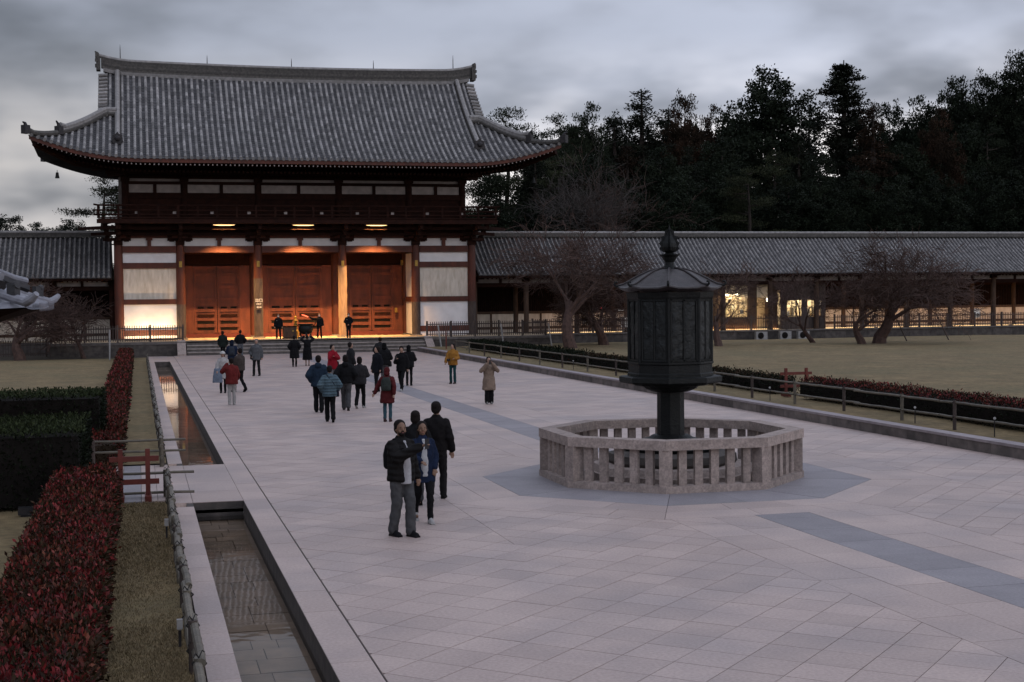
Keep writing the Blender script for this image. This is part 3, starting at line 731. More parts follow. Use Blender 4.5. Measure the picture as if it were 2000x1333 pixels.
# eaves: fascia, two tiers of rafters, soffit
ev = MB(); ev.av = .6; xs = np.linspace(-18.2, 18.2, 60); vs = []; fs = []
for x in xs:
    z = roofz(x, RT)
    for yy, zz in ((MY-RT+.02, z-.05), (MY-RT+.02, z-.30), (MY-RT+.14, z-.30), (MY-RT+.14, z-.05)): vs.append((GX+x, yy, zz))
for i in range(59):
    for j in range(4): fs.append((i*4+j, i*4+(j+1) % 4, (i+1)*4+(j+1) % 4, (i+1)*4+j))
ev._add(vs, fs); ev.build('eave_board', wood_red, gate)
so_ = MB(); vs = []; fs = []
for x in xs:
    for t in (RT-.1, RT-2.2, 3.2): xx = x if t > 9 else x*(.93 if t > 5 else .68); vs.append((GX+xx, MY-t, roofz(x, RT)-.22+(.0 if t > 9 else (.45 if t > 5 else 1.3)) - (0 if t > 9 else (roofz(x, RT)-ZE)*(.3 if t > 5 else .9))))
for i in range(59):
    for j in range(2): fs.append((i*3+j, (i+1)*3+j, (i+1)*3+j+1, i*3+j+1))
so_._add(vs, fs); so_.build('soffit', wood_dk, gate)
rf = MB(); rw = MB()
for x in np.arange(-17.9, 17.95, .30):
    z = roofz(x, RT)-.42; fan = x*.035 if abs(x) > 11 else 0
    Mx = Matrix.Translation((GX+x*.985, MY-RT+1.35, z+.13)) @ Matrix.Rotation(.10, 4, 'X')
    rf.av = random.random(); rf.box((0, 0, 0), (.12, 2.5, .14), M_=Mx)
    rw.box((0, -1.255, 0), (.075, .012, .09), M_=Mx)
    Mx = Matrix.Translation((GX+x*.96, MY-RT+3.6, z-.05)) @ Matrix.Rotation(.16, 4, 'X'); rf.box((0, 0, 0), (.13, 3.0, .15), M_=Mx)
tag(rf.build('rafters', wood_dk, gate), kind='stuff'); tag(rw.build('rafter_end_caps', plaster_dim, gate), kind='stuff')
for k, (zz, yy) in enumerate(((12.62, 1.0), (13.0, 2.0), (13.15, 3.0))): B2('eave_purlin', GX-13.5-k*.7, GX+13.5+k*.7, FY+.45-yy-.12, FY+.45-yy+.12, zz-.02, zz+.2, wood_dk, gate)
for sx in (-1, 1):     # corner beam and wind bell
    m = MB(); m.av = .3; m.tube([(GX+sx*12.4, FY+.4, 13.0), (GX+sx*15.5, 102.4, 13.15), (GX+sx*17.9, MY-RT+.4, roofz(17.9, RT)-.45)], [.26, .24, .2], 6); m.build('corner_beam', wood_dk, gate)
    m = MB(); m.lathe((GX+sx*16.55, 101.0, 11.95), [(.02, .55), (.02, .40), (.09, .38), (.11, .2), (.15, 0)], 10); m.build('wind_bell', bronze, gate)
# lamps: three linear luminaires under the balcony edge and one upright strip behind the west fence
lampE = EM('lamp_glow', (1, .62, .26), 3.4)
WARM = (1, .55, .20)
def alight(name, loc, target, sx, sy, e, parent, col=WARM, spread=PI):
    l = bpy.data.lights.new(name, 'AREA'); l.shape = 'RECTANGLE'; l.size = sx; l.size_y = sy; l.energy = e; l.color = col; l.spread = spread
    o = bpy.data.objects.new(name, l); C.objects.link(o); o.parent = parent; o.location = Vector(loc)-origin(parent)
    o.rotation_euler = (Vector(target)-Vector(loc)).to_track_quat('-Z', 'Y').to_euler(); return o
for i, x in enumerate((5.95, 11.5, 16.75)):
    fx_ = MB(); fx_.b2(x-.85, x+.85, 102.85, 103.05, 8.98, 9.03); fo = fx_.build('linear_lamp', iron, gate)
    g_ = MB(); g_.tube([(x-.75, 102.83, 8.95), (x-.4, 102.83, 8.93), (x+.4, 102.83, 8.93), (x+.75, 102.83, 8.95)], [.008, .03, .03, .008], 8); g_.build('lamp_tube', lampE, fo)
    alight('lamp_light', (x, 102.95, 8.90), (x, 106.0, .9), 1.5, .12, 1000 if i == 1 else 680, fo, spread=R(72))
fx_ = MB(); fx_.b2(-.95, 2.65, 104.05, 104.2, PZ, PZ+.08); fo = fx_.build('floor_uplight', iron, gate)
alight('uplight_light', (.85, 104.1, PZ+.12), (.85, 104.85, 3.0), 3.4, .1, 165, fo, col=(1, .66, .34))
# sign on the column: 出口 EXIT <-
bs = MB(); bs.b2(COLX[2]-.25, COLX[2]+.25, FY-.40, FY-.35, 2.98, 3.80); sg = bs.build('exit_sign', wood_grey, gate)
TEXTS = []
white_t = M('white_lettering', (.8, .78, .76), rough=.7)
def text(s, loc, size, parent, mat, rot=(PI/2, 0, 0)):
    cu = bpy.data.curves.new('lettering', 'FONT'); cu.body = s; cu.size = size; cu.align_x = 'CENTER'; cu.align_y = 'CENTER'; cu.extrude = .004
    cu.materials.append(mat); o = bpy.data.objects.new('lettering', cu); C.objects.link(o); o.parent = parent; o.location = Vector(loc)-origin(parent); o.rotation_euler = rot; TEXTS.append(o); return o
text('出口', (COLX[2], FY-.407, 3.62), .27, sg, white_t); text('EXIT', (COLX[2], FY-.407, 3.36), .17, sg, white_t)
ar = MB(); y_ = FY-.404
for q in (((-.17, 3.14), (.17, 3.115), (.17, 3.165)), ((-.20, 3.14), (-.06, 3.21), (-.04, 3.18)), ((-.20, 3.14), (-.04, 3.10), (-.06, 3.07))):
    ar._add([(COLX[2]+a, y_, b) for a, b in q], [(0, 1, 2)])
ar.build('arrow', white_t, sg)
# small gilt boxes on inner columns
for x in (GX+8.1, GX+7.6): B2('gilt_box', x-.09, x+.09, MY-.55, MY-.42, 2.6 if x < GX+8 else 6.2, 2.95 if x < GX+8 else 6.6, gold, gate)
# ================================================================== CORRIDORS
def corridor(x0, x1, label, lit):
    c = empty('roofed_corridor', ((x0+x1)/2, MY, 0)); tag(c, label, 'corridor')
    FYc, BYc, Zf = 106.2, 109.4, .85; ZRc, ZEc, Tc = 8.35, 5.35, 4.6
    B2('base', x0, x1, 105.1, 113.5, -.03, Zf-.1, stone_dark, c)
    x = x0
    while x < x1-.2:
        xe = min(x+1.9, x1); B2('base_coping', x+.006, xe-.006, 104.95, 105.9, Zf-.099, Zf, stone_step, c)
        B2('base_stone', x+.01, xe-.01, 105.03, 105.099, -.03, Zf-.12, stone_dark, c); x = xe
    B2('floor', x0, x1, 105.9, 113.0, Zf-.099, Zf-.004, floor_st, c)
    n = int((x1-x0)/4.05); xs = np.linspace(x0, x1, n+1)
    for x in xs:
        for y in (FYc, BYc, 112.6):
            m = MB(); m.av = random.random(); m.lathe((x, y, 0), [(.24, Zf), (.24, Zf+.05), (.20, Zf+.08), (.20, 4.6), (.18, 4.85)], 12); m.build('post', wood_brown if lit else wood_dk, c)
        m = MB(); m.box((x, FYc, 4.95), (.5, .4, .2)); m.box((x, FYc, 5.12), (1.3, .22, .16)); m.build('bracket', wood_dk, c)
    for a, b in zip(xs[:-1], xs[1:]):
        B2('tie_beam', a+.18, b-.18, FYc-.12, FYc+.12, 4.45, 4.75, wood_dk, c); B2('tie_beam', a+.18, b-.18, FYc-.10, FYc+.10, 5.12, 5.3, wood_dk, c)
        mid = (a+b)/2
        for p, q in ((a+.35, mid-.1), (mid+.1, b-.35)): B2('frieze_plaster', p, q, FYc+.0, FYc+.05, 4.751, 5.119, plaster_dim, c)
        B2('frieze_strut', mid-.1, mid+.1, FYc-.08, FYc+.08, 4.751, 5.119, wood_dk, c)
        # rear wall: plaster dado, lattice window above
        for p, q in ((a+.2, mid-.08), (mid+.08, b-.2)): B2('dado_plaster', p, q, BYc-.05, BYc+.05, 1.35, 2.35, plaster_st, c)
        B2('dado_post', mid-.08, mid+.08, BYc-.1, BYc+.1, Zf, 2.35, wood_brown, c)
        B2('wall_rail', a+.2, b-.2, BYc-.11, BYc+.11, 2.351, 2.55, wood_brown, c); B2('wall_rail', a+.2, b-.2, BYc-.11, BYc+.11, 1.15, 1.349, wood_brown, c); B2('wall_rail', a+.2, b-.2, BYc-.11, BYc+.11, 4.3, 4.6, wood_dk, c)
        B2('sill_plaster', a+.2, b-.2, BYc-.04, BYc+.04, Zf, 1.149, plaster_st, c)
        B2('lattice_back', a+.2, b-.2, BYc+.03, BYc+.06, 2.551, 4.299, black_in, c)
        lt = MB(); lt.av = .3
        for x in np.arange(a+.3, b-.25, .16): lt.box((x, BYc, 3.42), (.055, .06, 1.74), rz=PI/4)
        lt.build('window_lattice', wood_dk, c)
        B2('upper_wall', a, b, BYc-.04, BYc+.04, 4.601, 7.6, plaster_dim, c)
    # roof
    rz_ = lambda t: ZRc-(ZRc-ZEc)*(1.22*(t/Tc)-.22*(t/Tc)**2)
    rb = MB(); nt_ = 9; ts = np.linspace(0, Tc, nt_)
    for s in (1, -1):
        for i in range(nt_-1): rb.quad(*((x, MY+.3-s*ts[j], rz_(ts[j])-.04) for x, j in ((x0-.0, i), (x0, i+1), (x1, i+1), (x1, i))))
    roof = rb.build('roof_bed', tile_d, c)
    tr = MB(); k = 4
    for x in np.arange(x0+.15, x1, .34):
        n_ = 13; tt = np.linspace(.1, Tc+.03, n_+1)
        for i in range(n_):
            tr.av = min(1, max(0, random.gauss(.5, .28))); vs = []
            for t, r in ((tt[i], .082), (tt[i+1]+.01, .096)):
                for j in range(k): a = PI*j/(k-1); vs.append((x+r*math.cos(a), MY+.3-t, rz_(t)+r*1.2*math.sin(a)))
            tr._add(vs, [(j, j+1, k+j+1, k+j) for j in range(k-1)])
        tr.av = .2; tr._add([(x+.1*math.cos(2*PI*j/6), MY+.3-Tc-.05, rz_(Tc)+.02+.1*math.sin(2*PI*j/6)) for j in range(6)], [tuple(range(6))])
    tag(tr.build('round_tile_rows', tile_c, roof), kind='stuff')
    pn = MB()
    for i in range(13):
        ta, tb = .1+i*(Tc-.05)/13, .1+(i+1)*(Tc-.05)/13; x = x0
        while x < x1:
            pn.av = random.random(); xe = min(x+.34, x1); pn._add([(x, MY+.3-ta, rz_(ta)-.02), (xe, MY+.3-ta, rz_(ta)-.02), (xe, MY+.3-tb, rz_(tb)+.015), (x, MY+.3-tb, rz_(tb)+.015), (xe, MY+.3-tb, rz_(tb)-.03), (x, MY+.3-tb, rz_(tb)-.03)], [(0, 3, 2, 1), (3, 5, 4, 2)]); x = xe
    tag(pn.build('pan_tiles', tile_d, roof), kind='stuff')
    for kz in range(3): B2('ridge_course', x0, x1, MY+.3-.24+.03*kz, MY+.3+.24-.03*kz, ZRc+.0+.11*kz, ZRc+.108+.11*kz, tile_r, roof)
    m = MB(); m.av = .85; m.tube([(x0, MY+.3, ZRc+.36), (x1, MY+.3, ZRc+.36)], .13, 8); m.build('ridge_cap', tile_c, roof)
    B2('eave_board', x0, x1, MY+.3-Tc+.05, MY+.3-Tc+.15, ZEc-.20, ZEc-.06, wood_dk, c)
    rf = MB()
    for x in np.arange(x0+.1, x1, .33): rf.box((0, 0, 0), (.09, 2.2, .11), M_=Matrix.Translation((x, MY+.3-Tc+1.2, ZEc-.10+.32)) @ Matrix.Rotation(R(27), 4, 'X'))
    tag(rf.build('rafters', wood_dk, c), kind='stuff')
    return c
cE = corridor(COLX[5]+.5, COLX[5]+.5+4.05*16, 'long grey-tiled roofed corridor running right from the gate, warmly lit inside', True)
cW = corridor(COLX[0]-.5-4.05*12, COLX[0]-.5, 'dim grey-tiled roofed corridor left of the gate', False)
# warm strip lights along the floor of the east corridor
stripE = EM('floor_strip_glow', (1, .66, .30), 1.8)
for x0, x1, e in ((30.5, 34.5, 30), (34.8, 38, 20), (44.2, 50.0, 70), (53.6, 58.5, 60), (58.8, 64.8, 90), (65.2, 71.0, 110), (71.4, 78, 90), (78.4, 86, 60)):
    h = B2('floor_strip_lamp', x0, x1, 106.62, 106.72, .85, .91, iron, cE)
    B2('strip_glow', x0+.03, x1-.03, 106.60, 106.619, .86, .905, stripE, h)
    alight('strip_light', ((x0+x1)/2, 106.8, .95), ((x0+x1)/2, 109.4, 1.9), x1-x0-.2, .08, e*.62, h, col=(1, .52, .2))
# ticket booth inside the corridor
booth = empty('ticket_booth', (47.5, 107, .85)); tag(booth, 'wooden ticket booth with brightly lit window inside the right corridor', 'booth')
cream = M('cream_wall', (.62, .52, .38), (.5, .42, .3), rough=.8, scale=2)
B2('counter_wall', 43.9, 45.1, 106.9, 107.05, .85, 4.5, wood_brown, booth); B2('counter_front', 45.1, 47.4, 106.9, 107.05, .85, 1.80, wood_brown, booth)
B2('window_head', 45.1, 47.4, 106.9, 107.05, 3.3, 4.5, cream, booth); B2('door_wall', 47.4, 48.2, 106.9, 107.05, .85, 4.5, wood_brown, booth)
B2('doorway_head', 48.2, 49.3, 106.9, 107.05, 3.4, 4.5, cream, booth); B2('side_wall', 49.3, 50.0, 106.9, 107.05, .85, 4.5, wood_brown, booth)
B2('back_wall', 43.9, 50.0, 109.1, 109.2, .85, 4.5, cream, booth); B2('ceiling', 43.9, 50.0, 107.06, 109.09, 4.3, 4.45, cream, booth)
B2('end_wall', 43.8, 43.9, 106.9, 109.1, .85, 4.5, wood_brown, booth); B2('end_wall', 49.9, 50.0, 107.06, 109.1, .85, 4.5, wood_brown, booth)
for a, b in ((45.13, 45.85), (45.89, 46.6), (46.64, 47.37)):
    f = B2('window_sash', a, b, 106.93, 107.0, 1.801, 1.86, wood_brown, booth); B2('pane', a+.03, b-.03, 106.96, 106.965, 1.861, 3.1, glass, f); B2('stile', a, a+.035, 106.93, 107.0, 1.861, 3.298, wood_brown, f)
noti = M('notice_paper', (.75, .72, .66), (.6, .57, .5), rough=.8, scale=20)
for x, z in ((45.4, 2.2), (46.2, 2.5), (46.9, 2.1)): B2('notice', x, x+.28, 107.3, 107.31, z, z+.4, noti, booth)
f = B2('ceiling_lamp', 45.1, 46.6, 106.62, 106.74, 3.72, 3.78, iron, booth)
lampW = EM('fluorescent_glow', (1, .85, .60), 24); m = MB(); m.tube([(45.15, 106.68, 3.66), (46.55, 106.68, 3.66)], .05, 8); m.build('lamp_tube', lampW, f)
alight('lamp_light', (45.85, 106.6, 3.6), (45.9, 107.2, 2.0), 1.3, .15, 130, f, col=(1, .76, .45))
alight('room_light', (46.3, 108, 4.25), (46.3, 108, 1), 2.2, .6, 260, f, col=(1, .80, .52))
m = MB(); m.ell((48.9, 106.5, 3.25), (.06, .06, .14)); m.build('hanging_bulb', EM('bulb', (1, .86, .62), 9), booth)
# office partition further along, lit windows
off = empty('corridor_office', (52, 106.6, .85)); tag(off, 'grey timber office bay with two lit windows beside the ticket booth', 'office')
for a, b, z0, z1 in ((50.05, 50.6, .85, 4.5), (50.6, 54.0, .85, 1.85), (50.6, 54.0, 3.15, 4.5), (51.9, 52.4, 1.851, 3.149), (53.6, 54.0, 1.851, 3.149)): B2('board_wall', a+.002, b-.002, 106.4, 106.5, z0, z1, wood_grey, off)
for x in np.arange(50.1, 54, .42): B2('batten', x, x+.06, 106.36, 106.399, .87, 1.83, wood_grey, off)
for a, b in ((50.6, 51.9), (52.4, 53.6)):
    f = B2('window_frame', a, b, 106.38, 106.44, 1.86, 1.93, wood_brown, off); B2('pane', a, b, 106.42, 106.425, 1.931, 3.145, glass, f)
    for x in np.linspace(a, b, 4)[1:3]: B2('mullion', x-.02, x+.02, 106.39, 106.44, 1.931, 3.145, wood_brown, f)
    B2('room_wall', a-.2, b+.2, 108.0, 108.05, 1.2, 4.0, cream, off)
    B2('shelf_box', a+.2, a+.6, 107.2, 107.5, 1.9, 2.3+.2*(a > 52), noti, off); B2('shelf_box', a+.75, a+1.0, 107.2, 107.5, 1.9, 2.6, cream, off)
f = B2('ceiling_lamp', 50.9, 53.4, 107.1, 107.3, 3.9, 3.95, iron, off); alight('room_light', (52.15, 107.2, 3.85), (52.15, 107.4, 1.5), 2.4, .2, 190, f, col=(1, .83, .56))
alight('porch_light', (57.2, 106.5, 4.35), (57.2, 107.5, 2), .5, .1, 14, B2('porch_lamp', 56.9, 57.5, 106.42, 106.56, 4.36, 4.42, iron, cE), col=(1, .5, .18))
m = MB(); m.ell((34.9, 106.3, 2.72), (.07, .07, .07)); m.build('red_indicator_lamp', EM('red_lamp', (1, .06, .08), 5), cE)
m = MB(); 
for i in range(7): m.box((36.3+.17*i, 106.3, 2.55), (.09, .03, .06))
m.build('display_dots', EM('display', (.9, .85, .8), .8), cE)
alight('niche_light', (35.6, 106.55, 4.3), (35.6, 107.5, 3), 1.6, .1, 16, B2('niche_lamp', 34.8, 36.4, 106.45, 106.56, 4.33, 4.4, iron, cE), col=(1, .42, .14))
# notice sheets on the corridor
for x, z in ((36.1, 1.25), (66.9, 1.55)): tag(B2('notice_board', x, x+.55, 105.30, 105.34, z, z+.75, noti, None), 'white notice sheet hung on the palisade '+('near the bare cherry' if x < 50 else 'in front of the lit corridor, right side'), 'notice')
# air conditioner units
for i, (x, d) in enumerate(((46.9, 'leftmost of the three'), (48.95, 'middle of the three'), (50.5, 'rightmost of the three'))):
    a = empty('air_conditioner', (x+.45, 104.3, .0)); tag(a, 'cream outdoor air conditioner unit by the corridor base, '+d, 'air conditioner', 'air conditioner units')
    m = MB(); m.b2(x, x+.95, 104.15, 104.5, .12, .74); m.b2(x+.05, x+.2, 104.15, 104.5, -.03, .12); m.b2(x+.75, x+.9, 104.15, 104.5, -.03, .12); m.build('casing', white_pl, a)
    m = MB(); cx, cz = x+.38, .43; n = 16; m._add([(cx+.26*math.cos(2*PI*j/n), 104.14, cz+.26*math.sin(2*PI*j/n)) for j in range(n)], [tuple(range(n))]); m.build('fan_opening', black_in, a)
    m = MB(); 
    for rr in (.08, .16, .25): m.tube([(cx+rr*math.cos(2*PI*j/n), 104.13, cz+rr*math.sin(2*PI*j/n)) for j in range(n+1)], .008, 4)
    m.build('fan_grille', iron, a)
# ================================================================== LANTERN AND ITS STONE FENCE
LX, LY = 10.33, 27.1
V8 = PI/8                                # octagons stand with their sides square to the court
lan = empty('bronze_lantern', (LX, LY, 0)); tag(lan, 'large dark bronze octagonal lantern with curved roof and jewel finial', 'lantern')
def octl(name, prof, mat, par=None, av=.5, n=8):
    m = MB(); m.av = av; m.lathe((LX, LY, 0), prof, n, V8 if n == 8 else 0); return m.build(name, mat, par or lan)
k8 = 1/math.cos(PI/8)
octl('stone_base', [(1.75, .0), (1.75, .16), (1.70, .17), (1.62, .30)], stone_old, av=.3)
octl('stone_drum', [(1.28, .30), (1.32, .36), (1.30, .50), (1.05, .56)], stone_dark)
octl('lotus_base', [(.95, .56), (.98, .62), (.80, .72), (.46, .80), (.36, .86)], bronze, n=24)
octl('shaft', [(.275, .86), (.27, 1.74)], bronze)

octl('lotus_capital', [(.30, 1.72), (.40, 1.74), (.52, 1.79), (.56, 1.84), (.74, 1.86), (.78, 1.90)], bronze, n=16)
octl('fire_chamber_floor', [(.99, 1.91), (1.03, 1.94), (1.03, 2.03), (.99, 2.05)], bronze)
body = octl('fire_chamber', [(.81, 2.05), (.81, 3.72)], bronze)
octl('chamber_plinth', [(.86, 2.05), (.86, 2.10), (.838, 2.12), (.838, 2.28), (.862, 2.30), (.862, 2.34)], bronze, body)
octl('chamber_cornice', [(.838, 3.58), (.858, 3.62), (.875, 3.72)], bronze, body)
for k in range(8):
    a = k*PI/4+V8; x, y = LX+.82*math.cos(a), LY+.82*math.sin(a)
    m = MB(); m.tube([(x, y, 2.34), (x, y, 3.59)], .035, 6); m.build('corner_post', bronze, body)
    t = k*PI/4; ap = .81*math.cos(PI/8); cx, cy = LX+ap*math.cos(t), LY+ap*math.sin(t)
    # each side: framed double panel with cast relief
    w2 = .81*math.sin(PI/8)-.045; tx, ty = -math.sin(t), math.cos(t)
    def pt(u, z, d): return (cx+tx*u+math.cos(t)*d, cy+ty*u+math.sin(t)*d, z)
    for s in (-1, 1):
        u0, u1 = (.015, w2-.02) if s > 0 else (-w2+.02, -.015)
        nx, nz = 9, 26; vs = []; fs = []
        for i in range(nz):
            for j in range(nx):
                u = u0+(u1-u0)*j/(nx-1); z = 2.40+(3.53-2.40)*i/(nz-1)
                e = min(j, nx-1-j, i, nz-1-i) == 0
                d = .002 if e else .012+.022*mnoise.noise((u*9+k*7, z*7, s*3.))
                vs.append(pt(u, z, d))
        for i in range(nz-1):
            for j in range(nx-1): fs.append((i*nx+j, i*nx+j+1, (i+1)*nx+j+1, (i+1)*nx+j))
        m = MB(); m._add(vs, fs); m.build('relief_panel', bronze_panel, body, smooth=True)
    fr = MB()
    for u in (-w2, 0, w2): fr.tube([pt(u, 2.36, .01), pt(u, 3.57, .01)], .022, 4)
    for z in (2.37, 3.56): fr.tube([pt(-w2, z, .01), pt(w2, z, .01)], .022, 4)
    fr.build('panel_frame', bronze, body)
rp = [(.86, 3.72), (1.02, 3.765), (1.055, 3.785), (1.05, 3.81), (.95, 3.835), (.86, 3.885), (.74, 3.965), (.60, 4.05), (.45, 4.125), (.30, 4.17), (.14, 4.19)]
m = MB(); n = 32; vs = []
for i, (r, z) in enumerate(rp):
    for j in range(n):
        t = 2*PI*j/n; ph = ((t-V8+PI/8) % (PI/4))-PI/8; rr = r*math.cos(PI/8)/math.cos(((t+0) % (PI/4))-PI/8+0) if True else r
        d = abs(((t-V8) % (PI/4))-PI/8)/(PI/8)   # 1 at corners
        rr = r*(math.cos(PI/8)/math.cos((1-0)*(PI/8)*(d)))
        lift = .045*(d**4)*max(0, (r-.55)/.5)
        vs.append((LX+rr*math.cos(t), LY+rr*math.sin(t), z+lift))
m._add(vs, [(i*n+j, i*n+(j+1) % n, (i+1)*n+(j+1) % n, (i+1)*n+j) for i in range(len(rp)-1) for j in range(n)]+[tuple(range((len(rp)-1)*n, len(rp)*n))])
rfl = m.build('roof', bronze_roof, lan)
for k in range(8):
    t = k*PI/4+V8; d = Vector((math.cos(t), math.sin(t), 0))
    m = MB(); base = Vector((LX, LY, 0))
    m.tube([base+d*r+Vector((0, 0, z+.012+.045*max(0, (r-.55)/.5))) for r, z in ((.15, 4.19), (.30, 4.17), (.45, 4.125), (.60, 4.05), (.74, 3.965), (.86, 3.885), (.95, 3.835), (1.03, 3.815))], .022, 6); m.build('roof_rib', bronze_roof, rfl)
    m = MB(); m.tube([base+d*a+Vector((0, 0, z)) for a, z in ((1.02, 3.85), (1.075, 3.855), (1.11, 3.885), (1.10, 3.925), (1.065, 3.935), (1.05, 3.91))], [.028, .026, .024, .022, .018, .014], 7); m.build('fern_curl', bronze, rfl)
octl('finial_neck', [(.16, 4.18), (.13, 4.22), (.10, 4.27), (.09, 4.32), (.13, 4.38), (.15, 4.42)], bronze, n=16)
octl('finial_dish', [(.15, 4.42), (.20, 4.455), (.21, 4.475), (.12, 4.48), (.07, 4.51)], bronze, n=16)
octl('jewel', [(.07, 4.50), (.13, 4.55), (.152, 4.62), (.145, 4.69), (.11, 4.77), (.06, 4.86), (.025, 4.95), (.006, 5.07)], bronze, n=18)
fl = MB()
for k in range(4):
    t = k*PI/2+PI/8+PI/4; d = Vector((math.cos(t), math.sin(t), 0)); sd_ = Vector((-math.sin(t), math.cos(t), 0)); b0 = Vector((LX, LY, 0))
    out = [(.12, 4.52), (.20, 4.58), (.17, 4.64), (.21, 4.70), (.16, 4.75), (.17, 4.83), (.10, 4.85), (.09, 4.95), (.03, 4.98)]
    inn = [(.06, 4.52), (.10, 4.58), (.11, 4.64), (.11, 4.70), (.08, 4.75), (.06, 4.83), (.03, 4.85), (.02, 4.95), (.0, 4.98)]
    for s in (-.012, .012):
        for i in range(len(out)-1): fl.quad(*[tuple(b0+d*r+sd_*s+Vector((0, 0, z))) for r, z in (inn[i], out[i], out[i+1], inn[i+1])])
fl.build('flame_ornament', bronze, lan)
# stone balustrade
fen = empty('stone_balustrade', (LX+.0, LY+.1, 0)); tag(fen, 'octagonal weathered granite balustrade round the bronze lantern', 'stone fence')
FA = 2.46; FC = (LX+.02, LY+.12)
def fpt(a, k, t):
    t0 = k*PI/4-PI/8; t1 = t0+PI/4; r = a*k8; return Vector((FC[0]+r*((1-t)*math.cos(t0)+t*math.cos(t1)), FC[1]+r*((1-t)*math.sin(t0)+t*math.sin(t1)), 0))
for k in range(8):
    m = MB(); m.av = random.random(); q = [fpt(FA, k, 0), fpt(FA, k, 1), fpt(FA-.30, k, 1), fpt(FA-.30, k, 0)]; m.prism([(p.x, p.y) for p in q][::-1], -.01, .13); m.build('base_stone', stone_old, fen)
    m = MB(); m.av = random.random(); q = [fpt(FA+.0, k, .001), fpt(FA, k, .999), fpt(FA-.32, k, .999), fpt(FA-.32, k, .001)]; m.prism([(p.x, p.y) for p in q][::-1], .795, .975); m.build('top_rail', stone_old, fen)
    a = k*PI/4
    c = fpt(FA-.15, k, 0); tt = a-PI/8
    m = MB(); m.av = random.random(); m.box((c.x, c.y, .4625), (.26, .24, .665), rz=tt); m.build('corner_post', stone_old, fen)
    for i in range(5):
        c = fpt(FA-.15, k, (i+1.0)/6); m = MB(); m.av = random.random(); m.box((c.x, c.y, .4625), (.10+random.uniform(-.008, .008), .155+random.uniform(-.008, .008), .665), rz=a); m.build('baluster', stone_old, fen)

# ================================================================== BAMBOO RAILS, POSTS, BARRIERS
def bamboo_pole(mb, a, b, r, nodes=.32):
    a, b = Vector(a), Vector(b); n = max(2, int((b-a).length/nodes)); pts = []; rad = []
    for i in range(n+1):
        p = a.lerp(b, i/n)+Vector((random.uniform(-.006, .006), random.uniform(-.006, .006), random.uniform(-.006, .006)))
        d = (b-a).normalized()
        pts += [p-d*.02, p, p+d*.02] if 0 < i < n else [p]; rad += [r, r*1.10, r] if 0 < i < n else [r]
    mb.tube(pts, rad, 9)
def bamboo_fence(label, pts_posts, rails, zg, r=.035, lashed=True, group=None, stagger=4.0, over=.35):
    f = empty('bamboo_fence', (*pts_posts[0][:2], zg)); tag(f, label, 'fence', group)
    for i, (x, y) in enumerate(pts_posts):
        m = MB(); m.av = random.random(); m.tube([(x, y, zg-.05), (x, y, zg+max(rails)+.05)], .045, 10); m.build('post', wood_grey if i % 2 == 0 else bamboo, f)
    A, B_ = Vector((*pts_posts[0], 0)), Vector((*pts_posts[-1], 0)); L_ = (B_-A).length; d = (B_-A)/L_
    nrm = Vector((d.y, -d.x, 0))
    for z in rails:
        s = -.3; j = 0
        while s < L_:
            e = min(s+stagger, L_+over-.05); m = MB(); m.av = random.random(); o = nrm*(.02 if j % 2 else -.012)
            bamboo_pole(m, A+d*s+o+Vector((0, 0, zg+z+.012*(j % 2))), A+d*min(e+.25, L_+over)+o+Vector((0, 0, zg+z-.008)), r); m.build('rail', bamboo, f); s = e; j += 1
        if lashed:
            for (x, y) in pts_posts:
                m = MB(); q = Vector((x, y, zg+z))
                for s_ in (-.02, .0, .02): m.tube([q+d*s_+Vector((0, 0, r+.012)), q+d*(s_+.01)-nrm*(r+.02), q+d*s_-Vector((0, 0, r+.012)), q+d*(s_-.01)+nrm*(r+.02), q+d*s_+Vector((0, 0, r+.012))], .007, 4)
                for s_ in (-1, 1): m.tube([q+Vector((0, 0, r+.01)), q+Vector((.03*s_, .05*s_, r+.06)), q+Vector((.05*s_, .09*s_, r+.035))], .006, 4)
                m.build('lashing', rope, f)
    return f
yl = [11.2+1.52*i for i in range(11)]
bamboo_fence('near bamboo rail fence with black lashings beside the water channel', [(.46, y) for y in yl]+[(.46, 27.2)], (.22, .47), .02, r=.042, stagger=1.75)
yl = [32.4+2.0*i for i in range(29)]
bamboo_fence('far bamboo rail fence receding along the channel to the gate', [(.46, y) for y in yl], (.22, .47), .02, r=.042, stagger=2.2)
bamboo_fence('short bamboo rail across the near side of the side path', [(-1.6, 27.3), (.44, 27.3)], (.09, .46), .02, r=.026, lashed=False, over=.52)
bamboo_fence('short bamboo rail across the far side of the side path', [(-1.0, 32.25), (.44, 32.25)], (.36, .60), .02, r=.026, lashed=False, over=.52)
ye = [16.0, 18.6, 21.2, 23.6, 26.0, 28.4, 31.8, 34.35, 37.6, 40.8, 44, 47.2, 50.4, 54, 58, 62, 66, 70, 74, 78, 82, 86, 90]
bamboo_fence('long two-rail bamboo fence above the kerb on the right of the court', [(19.65, y) for y in ye], (.30, .66), .25, r=.032, stagger=4.2)
for x, y, z, t in ((.36, 22.3, .30, 'nearest the side path'), (.36, 15.2, .30, 'nearest the camera')):
    l_ = empty('spot_lamp', (x, y, .02)); tag(l_, 'small pale spot lamp on the bamboo fence beside the channel, '+t, 'lamp', 'spot lamps on the left fence')
    B('housing', (x, y, z), (.06, .07, .10), white_pl, l_); B('stake', (x, y, z/2), (.03, .03, z-.13), iron, l_)
